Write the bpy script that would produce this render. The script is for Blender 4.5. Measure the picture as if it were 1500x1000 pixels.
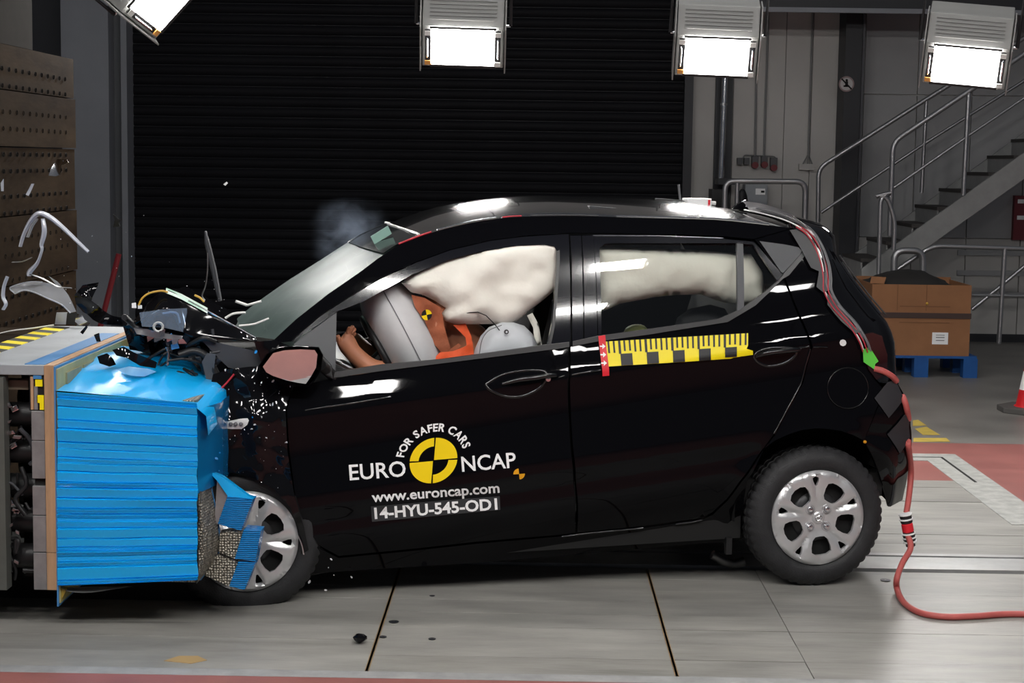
import bpy, bmesh, math, random
from mathutils import Vector, Matrix, noise
from mathutils.geometry import delaunay_2d_cdt
R = math.radians
V = Vector
random.seed(7)
SC = bpy.context.scene
COL = SC.collection
for o in list(bpy.data.objects):
    bpy.data.objects.remove(o)

# ------------------------------------------------------------------ camera, world, exposure
FPX, CAMH = 2500.0, 1.73
PITCH, YAW, ROLL = R(6.05), R(0.6), R(0.8)
CAM = V((0, 0, CAMH))
FW = V((-math.sin(YAW) * math.cos(PITCH), math.cos(YAW) * math.cos(PITCH), -math.sin(PITCH)))
_r = FW.cross(V((0, 0, 1))).normalized()
_u = _r.cross(FW)
RT = _r * math.cos(ROLL) + _u * math.sin(ROLL)
UP = -_r * math.sin(ROLL) + _u * math.cos(ROLL)
cd = bpy.data.cameras.new('camera')
cam = bpy.data.objects.new('camera', cd)
COL.objects.link(cam)
cd.sensor_fit = 'HORIZONTAL'
cd.sensor_width = 36
cd.lens = FPX / 1500 * 36
cd.clip_start, cd.clip_end = 0.1, 200
m = Matrix((RT, UP, -FW)).transposed().to_4x4()
m.translation = CAM
cam.matrix_world = m
SC.camera = cam
SC.view_settings.view_transform = 'Standard'
SC.view_settings.look = 'None'
SC.view_settings.gamma = 1
SC.view_settings.use_curve_mapping = False
SC.view_settings.exposure = 1.88
LAMP_W = 34.0          # floodlight lens radiance
w = bpy.data.worlds.new('hall_air')
SC.world = w
w.use_nodes = True
w.node_tree.nodes['Background'].inputs[0].default_value = (0.72, 0.78, 0.9, 1)
w.node_tree.nodes['Background'].inputs[1].default_value = 0.025


def ray(px, py):
    return RT * ((px - 750) / FPX) + UP * ((500 - py) / FPX) + FW


def W(px, py, Y):                       # point of the photograph at depth Y
    d = ray(px, py)
    return CAM + d * (Y / d.y)


def G(px, py, z=0.0):                   # point of the photograph on a level z
    d = ray(px, py)
    return CAM + d * ((z - CAMH) / d.z)


# ------------------------------------------------------------------ materials
MATS = {}


def mat(name, col, rough=0.5, metal=0.0, var=0.0, vscale=8.0, bump=0.0, bscale=40.0, coat=0.0, spec=0.5, emit=0, alpha=1.0,
        trans=0.0, stretch=None, col2=None, ior=1.45, bdist=0.01, croughvar=0.0):
    if name in MATS:
        return MATS[name]
    mt = bpy.data.materials.new(name)
    mt.use_nodes = True
    nt = mt.node_tree
    b = nt.nodes['Principled BSDF']
    I = b.inputs
    c = (col[0], col[1], col[2], 1)
    I['Base Color'].default_value = c
    I['Roughness'].default_value = rough
    I['Metallic'].default_value = metal
    I['Coat Weight'].default_value = coat
    I['Coat Roughness'].default_value = 0.02
    I['Specular IOR Level'].default_value = spec
    I['Alpha'].default_value = alpha
    I['Transmission Weight'].default_value = trans
    I['IOR'].default_value = ior
    if emit:
        I['Emission Color'].default_value = c
        I['Emission Strength'].default_value = emit
    tc = nt.nodes.new('ShaderNodeTexCoord')
    mp = nt.nodes.new('ShaderNodeMapping')
    nt.links.new(tc.outputs['Object'], mp.inputs[0])
    if stretch:
        mp.inputs['Scale'].default_value = stretch
    if var or col2:
        n = nt.nodes.new('ShaderNodeTexNoise')
        n.inputs['Scale'].default_value = vscale
        n.inputs['Detail'].default_value = 6
        n.inputs['Roughness'].default_value = 0.6
        nt.links.new(mp.outputs[0], n.inputs['Vector'])
        rp = nt.nodes.new('ShaderNodeValToRGB')
        rp.color_ramp.elements[0].position = 0.3
        rp.color_ramp.elements[1].position = 0.7
        k = 1 - var
        c2 = col2 if col2 else (min(1, col[0] * (1 + var)), min(1, col[1] * (1 + var)), min(1, col[2] * (1 + var)))
        rp.color_ramp.elements[0].color = (col[0] * k, col[1] * k, col[2] * k, 1) if not col2 else c
        rp.color_ramp.elements[1].color = (c2[0], c2[1], c2[2], 1)
        nt.links.new(n.outputs['Fac'], rp.inputs[0])
        nt.links.new(rp.outputs[0], I['Base Color'])
        if croughvar:
            mr = nt.nodes.new('ShaderNodeMapRange')
            mr.inputs['To Min'].default_value = rough - croughvar
            mr.inputs['To Max'].default_value = rough + croughvar
            nt.links.new(n.outputs['Fac'], mr.inputs[0])
            nt.links.new(mr.outputs[0], I['Roughness'])
    if bump:
        n2 = nt.nodes.new('ShaderNodeTexNoise')
        n2.inputs['Scale'].default_value = bscale
        n2.inputs['Detail'].default_value = 4
        nt.links.new(mp.outputs[0], n2.inputs['Vector'])
        bp = nt.nodes.new('ShaderNodeBump')
        bp.inputs['Strength'].default_value = bump
        bp.inputs['Distance'].default_value = bdist
        nt.links.new(n2.outputs['Fac'], bp.inputs['Height'])
        nt.links.new(bp.outputs[0], I['Normal'])
    MATS[name] = mt
    return mt


M_black = mat('black_car_paint', (0.003, 0.003, 0.004), 0.03, spec=0.19)
M_edgep = mat('black_paint_edge', (0.004, 0.004, 0.005), 0.22, spec=0.9)
M_blackp = mat('black_plastic', (0.012, 0.012, 0.013), 0.45)
M_pillar = mat('gloss_pillar_film', (0.006, 0.006, 0.009), 0.12, coat=1.0)
M_rubber = mat('tyre_rubber', (0.022, 0.022, 0.024), 0.62, var=0.25, vscale=20, bump=0.2, bscale=150)
M_trim = mat('grey_trim_plastic', (0.075, 0.078, 0.085), 0.5, bump=0.05, bscale=300)
M_mould = mat('window_moulding', (0.05, 0.05, 0.052), 0.4)
M_silver = mat('silver_wheel_paint', (0.62, 0.62, 0.63), 0.33, metal=0.55, coat=0.3)
M_steel = mat('bare_steel', (0.45, 0.45, 0.46), 0.32, metal=1.0, var=0.2, vscale=12)
M_chrome = mat('bright_metal', (0.75, 0.75, 0.77), 0.15, metal=1.0)
M_dark = mat('dark_void', (0.006, 0.006, 0.006), 0.8)
M_seat = mat('black_seat_fabric', (0.014, 0.014, 0.016), 0.85, bump=0.2, bscale=400)
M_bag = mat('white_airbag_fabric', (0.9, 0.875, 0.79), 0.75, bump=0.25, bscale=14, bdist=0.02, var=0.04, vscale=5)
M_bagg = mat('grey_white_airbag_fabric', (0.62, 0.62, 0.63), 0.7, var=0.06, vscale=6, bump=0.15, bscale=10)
M_skin = mat('dummy_vinyl', (0.50, 0.20, 0.11), 0.5, var=0.15, vscale=9)
M_shirt = mat('dummy_shirt', (0.38, 0.11, 0.05), 0.8, var=0.2, vscale=12, bump=0.3, bscale=60)
M_orange = mat('orange_belt_webbing', (0.82, 0.11, 0.03), 0.7, var=0.15, vscale=15)
M_white = mat('white_print', (0.95, 0.95, 0.95), 0.5)
M_yellow = mat('yellow_print', (0.98, 0.70, 0.002), 0.45)
M_tapey = mat('yellow_scale_tape', (0.95, 0.78, 0.005), 0.45)
M_tapek = mat('black_scale_tape', (0.015, 0.015, 0.016), 0.5)
M_red = mat('red_tape', (0.75, 0.02, 0.035), 0.45)
M_plate = mat('grey_number_film', (0.03, 0.032, 0.035), 0.5)
M_blue = mat('blue_barrier_skin', (0.002, 0.43, 0.93), 0.28, coat=0.5)
M_blued = mat('blue_film_edge', (0.06, 0.22, 0.48), 0.35)
M_wood = mat('raw_timber', (0.42, 0.25, 0.14), 0.7, var=0.22, vscale=5, stretch=(6, 6, 1), bump=0.1)
M_alu = mat('dull_aluminium', (0.33, 0.33, 0.335), 0.45, metal=0.6, var=0.25, vscale=9)
M_greyp = mat('grey_painted_steel', (0.30, 0.32, 0.34), 0.5, var=0.1, vscale=5)
M_smoketape = mat('grey_cloth_tape', (0.055, 0.056, 0.06), 0.5)
M_wire_w = mat('white_wire', (0.75, 0.74, 0.72), 0.35)
M_wire_r = mat('red_wire', (0.5, 0.03, 0.05), 0.4)
M_wire_g = mat('grey_wire', (0.16, 0.16, 0.17), 0.4)
M_cable = mat('pink_red_cable', (0.52, 0.11, 0.10), 0.45, var=0.08, vscale=20)
M_green = mat('green_tape', (0.12, 0.62, 0.07), 0.55)
M_wireyel = mat('yellow_wire', (0.6, 0.35, 0.05), 0.4)


def glass_mat(name, tint, opac, rough=0.02):
    mt = bpy.data.materials.new(name)
    mt.use_nodes = True
    nt = mt.node_tree
    for n in list(nt.nodes):
        nt.nodes.remove(n)
    out = nt.nodes.new('ShaderNodeOutputMaterial')
    mx = nt.nodes.new('ShaderNodeMixShader')
    tr = nt.nodes.new('ShaderNodeBsdfTransparent')
    tr.inputs[0].default_value = (*tint, 1)
    pb = nt.nodes.new('ShaderNodeBsdfPrincipled')
    pb.inputs['Base Color'].default_value = (*tint, 1)
    pb.inputs['Roughness'].default_value = rough
    mx.inputs[0].default_value = opac
    nt.links.new(tr.outputs[0], mx.inputs[1])
    nt.links.new(pb.outputs[0], mx.inputs[2])
    nt.links.new(mx.outputs[0], out.inputs[0])
    MATS[name] = mt
    return mt


M_glass = glass_mat('side_glass', (0.955, 0.965, 0.955), 0.05)
for _n in M_glass.node_tree.nodes:
    if _n.type == 'BSDF_PRINCIPLED':
        _n.inputs['Base Color'].default_value = (0.9, 0.9, 0.9, 1)
        _n.inputs['Metallic'].default_value = 1.0
M_lensclear = glass_mat('clear_plastic', (0.75, 0.76, 0.78), 0.33, 0.08)
M_lensblue = glass_mat('blue_clear_plastic', (0.6, 0.7, 0.82), 0.16, 0.08)


def windscreen_mat():
    mt = glass_mat('crazed_windscreen', (0.115, 0.165, 0.155), 0.55, 0.38)
    nt = mt.node_tree
    mx = [n for n in nt.nodes if n.type == 'MIX_SHADER'][0]
    pb = [n for n in nt.nodes if n.type == 'BSDF_PRINCIPLED'][0]
    pb.inputs['Specular IOR Level'].default_value = 0.12
    tc = nt.nodes.new('ShaderNodeTexCoord')
    vo = nt.nodes.new('ShaderNodeTexVoronoi')
    vo.feature = 'DISTANCE_TO_EDGE'
    vo.inputs['Scale'].default_value = 9
    nz = nt.nodes.new('ShaderNodeTexNoise')
    nz.inputs['Scale'].default_value = 3
    nt.links.new(tc.outputs['Object'], nz.inputs['Vector'])
    nt.links.new(tc.outputs['Object'], vo.inputs['Vector'])
    lt = nt.nodes.new('ShaderNodeMath')
    lt.operation = 'LESS_THAN'
    lt.inputs[1].default_value = 0.006
    nt.links.new(vo.outputs['Distance'], lt.inputs[0])
    ad = nt.nodes.new('ShaderNodeMath')
    ad.operation = 'MULTIPLY_ADD'
    ad.inputs[1].default_value = 0.12
    ad.use_clamp = True
    m2 = nt.nodes.new('ShaderNodeMapRange')
    m2.inputs['From Min'].default_value = 0.3
    m2.inputs['From Max'].default_value = 0.7
    m2.inputs['To Min'].default_value = 0.45
    m2.inputs['To Max'].default_value = 0.72
    nt.links.new(nz.outputs['Fac'], m2.inputs[0])
    nt.links.new(lt.outputs[0], ad.inputs[0])
    nt.links.new(m2.outputs[0], ad.inputs[2])
    nt.links.new(ad.outputs[0], mx.inputs[0])
    return mt


M_screen = windscreen_mat()


def honey_mat():
    mt = bpy.data.materials.new('aluminium_honeycomb')
    mt.use_nodes = True
    nt = mt.node_tree
    b = nt.nodes['Principled BSDF']
    tc = nt.nodes.new('ShaderNodeTexCoord')
    vo = nt.nodes.new('ShaderNodeTexVoronoi')
    vo.inputs['Scale'].default_value = 100
    vo.inputs['Randomness'].default_value = 0.45
    nt.links.new(tc.outputs['Object'], vo.inputs['Vector'])
    rp = nt.nodes.new('ShaderNodeValToRGB')
    rp.color_ramp.elements[0].color = (0.62, 0.58, 0.48, 1)
    rp.color_ramp.elements[1].color = (0.16, 0.145, 0.12, 1)
    rp.color_ramp.elements[1].position = 0.7
    nt.links.new(vo.outputs['Distance'], rp.inputs[0])
    nt.links.new(rp.outputs[0], b.inputs['Base Color'])
    b.inputs['Metallic'].default_value = 0.6
    b.inputs['Roughness'].default_value = 0.38
    bp = nt.nodes.new('ShaderNodeBump')
    bp.inputs['Strength'].default_value = 1.0
    bp.inputs['Distance'].default_value = 0.01
    nt.links.new(vo.outputs['Distance'], bp.inputs['Height'])
    nt.links.new(bp.outputs[0], b.inputs['Normal'])
    MATS['honey'] = mt
    return mt


M_honey = honey_mat()

# ------------------------------------------------------------------ mesh builder and scene helpers
FRAME = {}          # object name -> world matrix of its own frame


def frame_of(o):
    return FRAME.get(o.name, Matrix.Identity(4)) if o else Matrix.Identity(4)


def thing(name, label, cat, loc=(0, 0, 0), rot=None, group=None, kind=None):
    o = bpy.data.objects.new(name, None)
    COL.objects.link(o)
    o.empty_display_size = 0.1
    mw = Matrix.Translation(V(loc))
    if rot is not None:
        mw = mw @ rot.to_4x4()
    o.matrix_world = mw
    FRAME[o.name] = mw
    tag(o, label, cat, group, kind)
    return o


def tag(o, label=None, cat=None, group=None, kind=None):
    if label:
        o['label'] = label
    if cat:
        o['category'] = cat
    if group:
        o['group'] = group
    if kind:
        o['kind'] = kind
    return o


class MB:
    def __init__(s):
        s.v, s.f = [], []

    def add(s, vs, fs):
        k = len(s.v)
        s.v += [V(p) for p in vs]
        s.f += [tuple(i + k for i in f) for f in fs]
        return s

    def box(s, x0, x1, y0, y1, z0, z1):
        return s.add([(x0, y0, z0), (x1, y0, z0), (x1, y1, z0), (x0, y1, z0), (x0, y0, z1), (x1, y0, z1), (x1, y1, z1), (x0, y1, z1)],
                     [(0, 3, 2, 1), (4, 5, 6, 7), (0, 1, 5, 4), (1, 2, 6, 5), (2, 3, 7, 6), (3, 0, 4, 7)])

    def obox(s, c, a, b, d):            # centre and three half axes
        c, a, b, d = V(c), V(a), V(b), V(d)
        q = [c + a * i + b * j + d * k for k in (-1, 1) for i, j in ((-1, -1), (1, -1), (1, 1), (-1, 1))]
        fs = [(0, 3, 2, 1), (4, 5, 6, 7), (0, 1, 5, 4), (1, 2, 6, 5), (2, 3, 7, 6), (3, 0, 4, 7)]
        if a.cross(b).dot(d) < 0:
            fs = [f[::-1] for f in fs]
        return s.add(q, fs)

    def bar(s, p, q, w, h, up=(0, 0, 1)):
        p, q = V(p), V(q)
        d = (q - p)
        a = d.cross(V(up)).normalized()
        b = a.cross(d).normalized()
        return s.obox((p + q) / 2, d / 2, a * w / 2, b * h / 2)

    def grid(s, rows, closed=False, flip=False):
        n = len(rows[0])
        k = len(s.v)
        for r in rows:
            s.v += [V(p) for p in r]
        for i in range(len(rows) - 1):
            for j in range(n if closed else n - 1):
                a, b = k + i * n + j, k + i * n + (j + 1) % n
                q = (a, b, b + n, a + n)
                s.f.append(q[::-1] if flip else q)
        return s

    def tube(s, pts, r, seg=8, caps=True):
        pts = [V(p) for p in pts]
        rows = []
        up = None
        for i, p in enumerate(pts):
            t = (pts[min(i + 1, len(pts) - 1)] - pts[max(i - 1, 0)]).normalized()
            if up is None:
                up = V((0, 0, 1)) if abs(t.z) < 0.9 else V((1, 0, 0))
            a = t.cross(up).normalized()
            up = a.cross(t).normalized()
            rr = r[i] if isinstance(r, (list, tuple)) else r
            rows.append([p + (a * math.cos(2 * math.pi * k / seg) + up * math.sin(2 * math.pi * k / seg)) * rr for k in range(seg)])
        k = len(s.v)
        s.grid(rows, closed=True)
        if caps:
            n = len(rows)
            s.f.append(tuple(k + j for j in range(seg))[::-1])
            s.f.append(tuple(k + (n - 1) * seg + j for j in range(seg)))
        return s

    def lathe(s, prof, o, ax, seg=32, up=(0, 0, 1)):    # prof: (radius, height along axis)
        o, ax = V(o), V(ax).normalized()
        up = V(up)
        if abs(up.dot(ax)) > 0.95:
            up = V((1, 0, 0))
        a = ax.cross(up).normalized()
        b = ax.cross(a)
        rows = [[o + ax * h + (a * math.cos(2 * math.pi * k / seg) + b * math.sin(2 * math.pi * k / seg)) * max(r, 1e-4) for k in range(seg)] for r, h in prof]
        return s.grid(rows, closed=True)

    def prism(s, poly, ext):            # planar polygon, extruded by ext
        n = len(poly)
        poly = [V(p) for p in poly]
        ext = V(ext)
        nm = V((0, 0, 0))
        for i in range(n):
            nm += poly[i].cross(poly[(i + 1) % n])
        if nm.dot(ext) > 0:
            poly = poly[::-1]
        return s.add(poly + [p + ext for p in poly], [tuple(range(n)), tuple(range(2 * n - 1, n - 1, -1))] + [((i + 1) % n, i, n + i, n + (i + 1) % n) for i in range(n)])

    def ball(s, c, r, seg=12, rows=8):
        rx = r if isinstance(r, (list, tuple)) else (r, r, r)
        c = V(c)
        g = [[c + V((rx[0] * math.sin(math.pi * i / rows) * math.cos(2 * math.pi * j / seg), rx[1] * math.sin(math.pi * i / rows) * math.sin(2 * math.pi * j / seg), rx[2] * math.cos(math.pi * i / rows))) for j in range(seg)] for i in range(rows + 1)]
        return s.grid(g, closed=True, flip=True)

    def build(s, name, mt, parent=None, smooth=None, local=False, bevel=0, merge=True, kind=None):
        me = bpy.data.meshes.new(name)
        if parent is not None and not local:
            inv = frame_of(parent).inverted()
            vs = [inv @ p for p in s.v]
        else:
            vs = s.v
        me.from_pydata([tuple(p) for p in vs], [], s.f)
        me.validate()
        bm = bmesh.new()
        bm.from_mesh(me)
        if merge:
            bmesh.ops.remove_doubles(bm, verts=bm.verts, dist=2e-5)
        if bevel:
            bmesh.ops.bevel(bm, geom=[e for e in bm.edges if e.is_manifold and e.calc_face_angle(0) > 0.5], offset=bevel, segments=2, affect='EDGES', profile=0.6, clamp_overlap=True)
        bm.to_mesh(me)
        bm.free()
        if smooth is not None:
            me.shade_smooth()
            me.set_sharp_from_angle(angle=R(smooth))
        if mt is not None:
            me.materials.append(mt)
        o = bpy.data.objects.new(name, me)
        COL.objects.link(o)
        if parent is not None:
            o.parent = parent
            FRAME[o.name] = frame_of(parent)
        if kind:
            o['kind'] = kind
        return o


def copy_part(src, parent, loc=None, name=None):
    o = src.copy()
    COL.objects.link(o)
    o.parent = parent
    if loc is not None:
        o.location = loc
    if parent is not None:
        FRAME[o.name] = frame_of(parent)
    return o


def copy_tree(root, mw):
    r = root.copy()
    COL.objects.link(r)
    r.matrix_world = mw
    FRAME[r.name] = mw
    for ch in list(root.children):
        c = ch.copy()
        COL.objects.link(c)
        c.parent = r
        for g in list(ch.children):
            d = g.copy()
            COL.objects.link(d)
            d.parent = c
    return r


def smooth_path(pts, n=8):              # Catmull-Rom through points
    pts = [V(p) for p in pts]
    P = [pts[0] * 2 - pts[1]] + pts + [pts[-1] * 2 - pts[-2]]
    out = []
    for i in range(1, len(P) - 2):
        for k in range(n):
            t = k / n
            a, b, c, d = P[i - 1], P[i], P[i + 1], P[i + 2]
            out.append(0.5 * ((2 * b) + (c - a) * t + (2 * a - 5 * b + 4 * c - d) * t * t + (3 * b - a - 3 * c + d) * t ** 3))
    out.append(pts[-1])
    return out


def inside(p, poly):
    x, y = p
    c = False
    j = len(poly) - 1
    for i in range(len(poly)):
        xi, yi = poly[i]
        xj, yj = poly[j]
        if (yi > y) != (yj > y) and x < (xj - xi) * (y - yi) / (yj - yi) + xi:
            c = not c
        j = i
    return c


def seg_dist(p, a, b):
    ax, ay = a
    dx, dy = b[0] - ax, b[1] - ay
    L = dx * dx + dy * dy
    t = 0 if L == 0 else max(0, min(1, ((p[0] - ax) * dx + (p[1] - ay) * dy) / L))
    return math.hypot(p[0] - ax - t * dx, p[1] - ay - t * dy)


def bdist(p, loops):
    return min(seg_dist(p, l[i], l[(i + 1) % len(l)]) for l in loops for i in range(len(l)))


def densify(poly, h):
    out = []
    for i in range(len(poly)):
        a, b = poly[i], poly[(i + 1) % len(poly)]
        n = max(1, int(math.hypot(b[0] - a[0], b[1] - a[1]) / h))
        out += [(a[0] + (b[0] - a[0]) * k / n, a[1] + (b[1] - a[1]) * k / n) for k in range(n)]
    return out


def tri2d(outer, holes=(), h=0.03, dens=True, jitter=0.0):
    loops = [densify(l, h) if dens else list(l) for l in [outer] + list(holes)]
    vs, es = [], []
    for l in loops:
        k = len(vs)
        vs += [V(p) for p in l]
        es += [(k + i, k + (i + 1) % len(l)) for i in range(len(l))]
    nb = len(vs)
    xs = [p[0] for p in loops[0]]
    ys = [p[1] for p in loops[0]]
    rnd = random.Random(3)
    y = min(ys) + h * 0.5
    while y < max(ys):
        x = min(xs) + h * 0.5
        while x < max(xs):
            q = (x + rnd.uniform(-jitter, jitter) * h, y + rnd.uniform(-jitter, jitter) * h)
            if inside(q, loops[0]) and not any(inside(q, l) for l in loops[1:]) and bdist(q, loops) > h * 0.45:
                vs.append(V(q))
            x += h
        y += h
    ov, oe, of, a, b, c = delaunay_2d_cdt(vs, es, [], 0, 1e-6)
    fs = []
    for f in of:
        cx = sum(ov[i].x for i in f) / len(f)
        cy = sum(ov[i].y for i in f) / len(f)
        if inside((cx, cy), loops[0]) and not any(inside((cx, cy), l) for l in loops[1:]):
            fs.append(tuple(f))
    return [(p.x, p.y) for p in ov], fs, loops


def sheet(mb, v2, fs, fn, th):
    """Thin solid: fn(x, y) -> (point, thickness direction)."""
    k = len(mb.v)
    n = len(v2)
    top, bot = [], []
    for p in v2:
        a, d = fn(*p)
        top.append(V(a))
        bot.append(V(a) + V(d) * th)
    cnt = {}
    for f in fs:
        for i in range(len(f)):
            e = (f[i], f[(i + 1) % len(f)])
            cnt[e] = cnt.get(e, 0) + 1
    mb.v += top + bot
    # orient so the outer face looks away from the thickness direction
    a, b, c = fs[0][:3]
    nm = (top[b] - top[a]).cross(top[c] - top[a])
    fl = nm.dot(bot[a] - top[a]) > 0
    for f in fs:
        g = f[::-1] if fl else f
        mb.f.append(tuple(k + i for i in g))
        mb.f.append(tuple(k + n + i for i in g[::-1]))
    for (i, j), c in cnt.items():
        if (j, i) not in cnt:
            q = (k + i, k + j, k + n + j, k + n + i)
            mb.f.append(q if fl else q[::-1])
    return mb


def text_mesh(body, size=1.0, spacing=1.0, bold=0.0):
    """2-D triangles of a line of lettering, baseline at y=0, starting at x=0."""
    cu = bpy.data.curves.new('lettering', 'FONT')
    cu.body = body
    cu.size = size
    cu.space_character = spacing
    cu.offset = bold
    cu.resolution_u = 3
    ob = bpy.data.objects.new('lettering', cu)
    COL.objects.link(ob)
    dg = bpy.context.evaluated_depsgraph_get()
    me = ob.evaluated_get(dg).to_mesh()
    vs = [(v.co.x, v.co.y) for v in me.vertices]
    fs = [tuple(p.vertices) for p in me.polygons]
    bpy.data.objects.remove(ob)
    bpy.data.curves.remove(cu)
    x0 = min(p[0] for p in vs)
    x1 = max(p[0] for p in vs)
    return [(p[0] - x0, p[1]) for p in vs], fs, x1 - x0


CAP = 0.73      # cap height of the built-in lettering at size 1 (measured below)
_v, _f, _w = text_mesh('H')
CAP = max(p[1] for p in _v)
# ================================================================== THE HALL
M_conc = mat('grey_floor_concrete', (0.20, 0.19, 0.175), 0.42, var=0.22, vscale=2.2, bump=0.08, bscale=60, croughvar=0.1)
M_redf = mat('red_floor_paint', (0.30, 0.11, 0.098), 0.4, var=0.16, vscale=4, bump=0.05, bscale=50, croughvar=0.1)
M_deck = mat('worn_deck_board', (0.305, 0.295, 0.272), 0.40, var=0.24, vscale=3.0, stretch=(0.7, 2.5, 1), bump=0.12, bscale=25, croughvar=0.1)
M_deck2 = mat('worn_deck_board_dull', (0.285, 0.275, 0.252), 0.42, var=0.25, vscale=3.4, stretch=(0.6, 3, 1), bump=0.12, bscale=25, croughvar=0.1)
M_edge = mat('rust_stained_edge', (0.30, 0.19, 0.09), 0.7, var=0.3, vscale=10)
M_wall = mat('pale_wall_panel', (0.48, 0.465, 0.445), 0.6, var=0.07, vscale=1.2)
M_wall2 = mat('grey_wall_panel', (0.33, 0.33, 0.335), 0.6, var=0.08, vscale=1.5)
M_shut = mat('black_shutter_slat', (0.0065, 0.0065, 0.0085), 0.6, var=0.15, vscale=2, spec=0.15)
M_colg = mat('grey_steel_column', (0.23, 0.24, 0.265), 0.5, var=0.06, vscale=2)
M_cold = mat('dark_steel_column', (0.022, 0.023, 0.028), 0.5)
M_rust = mat('brown_block_steel', (0.013, 0.008, 0.005), 0.9, col2=(0.034, 0.023, 0.014), vscale=2.5, stretch=(1, 1, 4), bump=0.15, bscale=12, spec=0.03)
M_rail = mat('galvanised_rail', (0.42, 0.42, 0.43), 0.35, metal=0.85)
M_stairg = mat('stair_steel', (0.30, 0.30, 0.295), 0.55, var=0.1)
M_tread = mat('dark_stair_tread', (0.05, 0.045, 0.042), 0.7)
M_yelf = mat('yellow_floor_paint', (0.55, 0.40, 0.08), 0.5, var=0.2, vscale=9)

fl = MB().box(-9, 9, -3, 22, -0.4, -0.2).build('floor', M_dark)
tag(fl, 'hall floor with grey boarded test track, red painted strips and concrete', None, None, 'structure')
MB().box(-9, 9, -3, 5.56, -0.2, 0).build('red_strip', M_redf, fl)
MB().box(-9, 9, 5.56, 5.635, -0.2, 0.001).build('kerb_strip', mat('grey_kerb', (0.33, 0.33, 0.33), 0.5, var=0.2, vscale=9), fl)
MB().box(-9, 9, 10.65, 17.3, -0.2, 0).build('concrete_slab', M_conc, fl)
MB().box(-9, 9, 9.35, 10.65, -0.2, 0).build('red_strip', M_redf, fl)
MB().box(2.56, 9, 5.635, 9.35, -0.2, 0).build('red_strip', M_redf, fl)
xcols = [-6.4, -2.9, -0.537, 0.516, 0.98, 2.55]
NR = 8
ry = [5.635 + (7.19 - 5.635) * i / NR for i in range(NR + 1)]
ry2 = [7.55 + (9.35 - 7.55) * i / 9 for i in range(10)]
rnd = random.Random(11)
for rows in (ry, ry2):
    for j in range(len(rows) - 1):
        for i in range(len(xcols) - 1):
            gx = 0.0045 if i + 1 in (2, 3) else 0.0015
            gx0 = 0.0045 if i in (2, 3) else 0.0015
            hh = rnd.uniform(-0.0012, 0.0012)
            b = MB().box(xcols[i] + gx0, xcols[i + 1] - gx, rows[j] + 0.0008, rows[j + 1] - 0.0008, -0.2, hh)
            b.build('plank', M_deck if rnd.random() < 0.55 else M_deck2, fl)
for x in (-0.537, 0.516):
    for s in (-1, 1):
        MB().box(x + s * 0.0058 - 0.0013, x + s * 0.0058 + 0.0013, 5.64, 7.15, -0.02, 0.0018).build('joint_edge', M_edge, fl)
# floor rails of the towing track
M_railf = mat('polished_floor_rail', (0.42, 0.42, 0.42), 0.35, metal=0.5, var=0.15, vscale=6)
MB().box(-9, 2.55, 7.235, 7.46, -0.2, 0.004).build('track_rail', M_railf, fl)
MB().box(-9, 2.55, 7.505, 7.55, -0.2, 0.0).build('track_rail', M_railf, fl)
# hatch frame let into the red strip
M_hat = mat('hatch_frame_metal', (0.36, 0.36, 0.34), 0.5, var=0.25, vscale=15)
MB().box(1.2, 2.56, 9.98, 10.22, -0.01, 0.003).box(1.2, 2.5, 10.085, 10.10, 0.0, 0.0036).build('hatch_frame', M_hat, fl)
MB().box(2.36, 2.58, 8.2, 10.22, -0.01, 0.0032).build('hatch_frame', M_hat, fl)
MB().box(1.2, 2.47, 10.088, 10.103, -0.01, 0.0045).build('hatch_slot', M_dark, fl)
MB().box(2.462, 2.477, 9.3, 10.103, -0.01, 0.0046).build('hatch_slot', M_dark, fl)
for (a, b, c, d) in (((1338, 647), (1392, 647), (1386, 641.5), (1338, 641.5)), ((1340, 628), (1357, 625), (1377, 637), (1352, 637)), ((1337, 616), (1345, 615), (1357, 623), (1337, 624))):
    MB().prism([G(*a, 0.0005), G(*b, 0.0005), G(*c, 0.0005), G(*d, 0.0005)], (0, 0, 0.002)).build('yellow_marking', M_yelf, fl)
for (px, py, s) in ((577, 911, 1.4), (633, 936, 1), (561, 933, 1), (1297, 850, 1.6), (633, 873, .8)):
    MB().lathe([(0.012 * s, 0.0), (0.014 * s, 0.003), (0.004, 0.004)], G(px, py), (0, 0, 1), 14).build('floor_bolt', M_cold, fl)

WY = 17.0
wb = MB().box(-9, 9, WY, WY + 0.2, 0, 6.5).build('wall_back', M_wall)
tag(wb, 'pale panelled back wall of the hall beside the black shutter', None, None, 'structure')
# vertical wall panels, right of the shutter
xs = [W(px, 200, WY).x for px in (1012, 1046, 1072, 1147, 1186, 1232)]
for i in range(len(xs) - 1):
    if i == 1:
        continue
    MB().box(xs[i] + 0.004, xs[i + 1] - 0.004, WY - 0.03, WY, 0, 6).build('wall_panel', M_wall, wb)
xs = [W(px, 200, WY).x for px in (1262, 1340, 1420, 1500, 1580, 1660, 1740, 1820, 1900, 2000)]
for i in range(len(xs) - 1):
    for z0, z1 in ((0, 1.02), (1.03, 2.42), (2.43, 6)):
        MB().box(xs[i] + 0.006, xs[i + 1] - 0.006, WY - 0.03, WY, z0, z1).build('wall_panel', M_wall2 if z0 > 1 else M_wall, wb)
for z in (0.45, 0.66, 0.86):
    MB().box(W(1400, 400, WY).x, 6.5, WY - 0.06, WY - 0.03, z, z + 0.05).build('wall_rail', M_wall2, wb)
MB().box(xs[0] - 0.3, 6.5, WY - 0.035, WY, 0, 0.08).build('baseboard', M_cold, wb)
MB().box(-9, W(190, 200, WY).x, WY - 0.04, WY, 0, 6).build('dark_panel', M_cold, wb)
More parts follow.
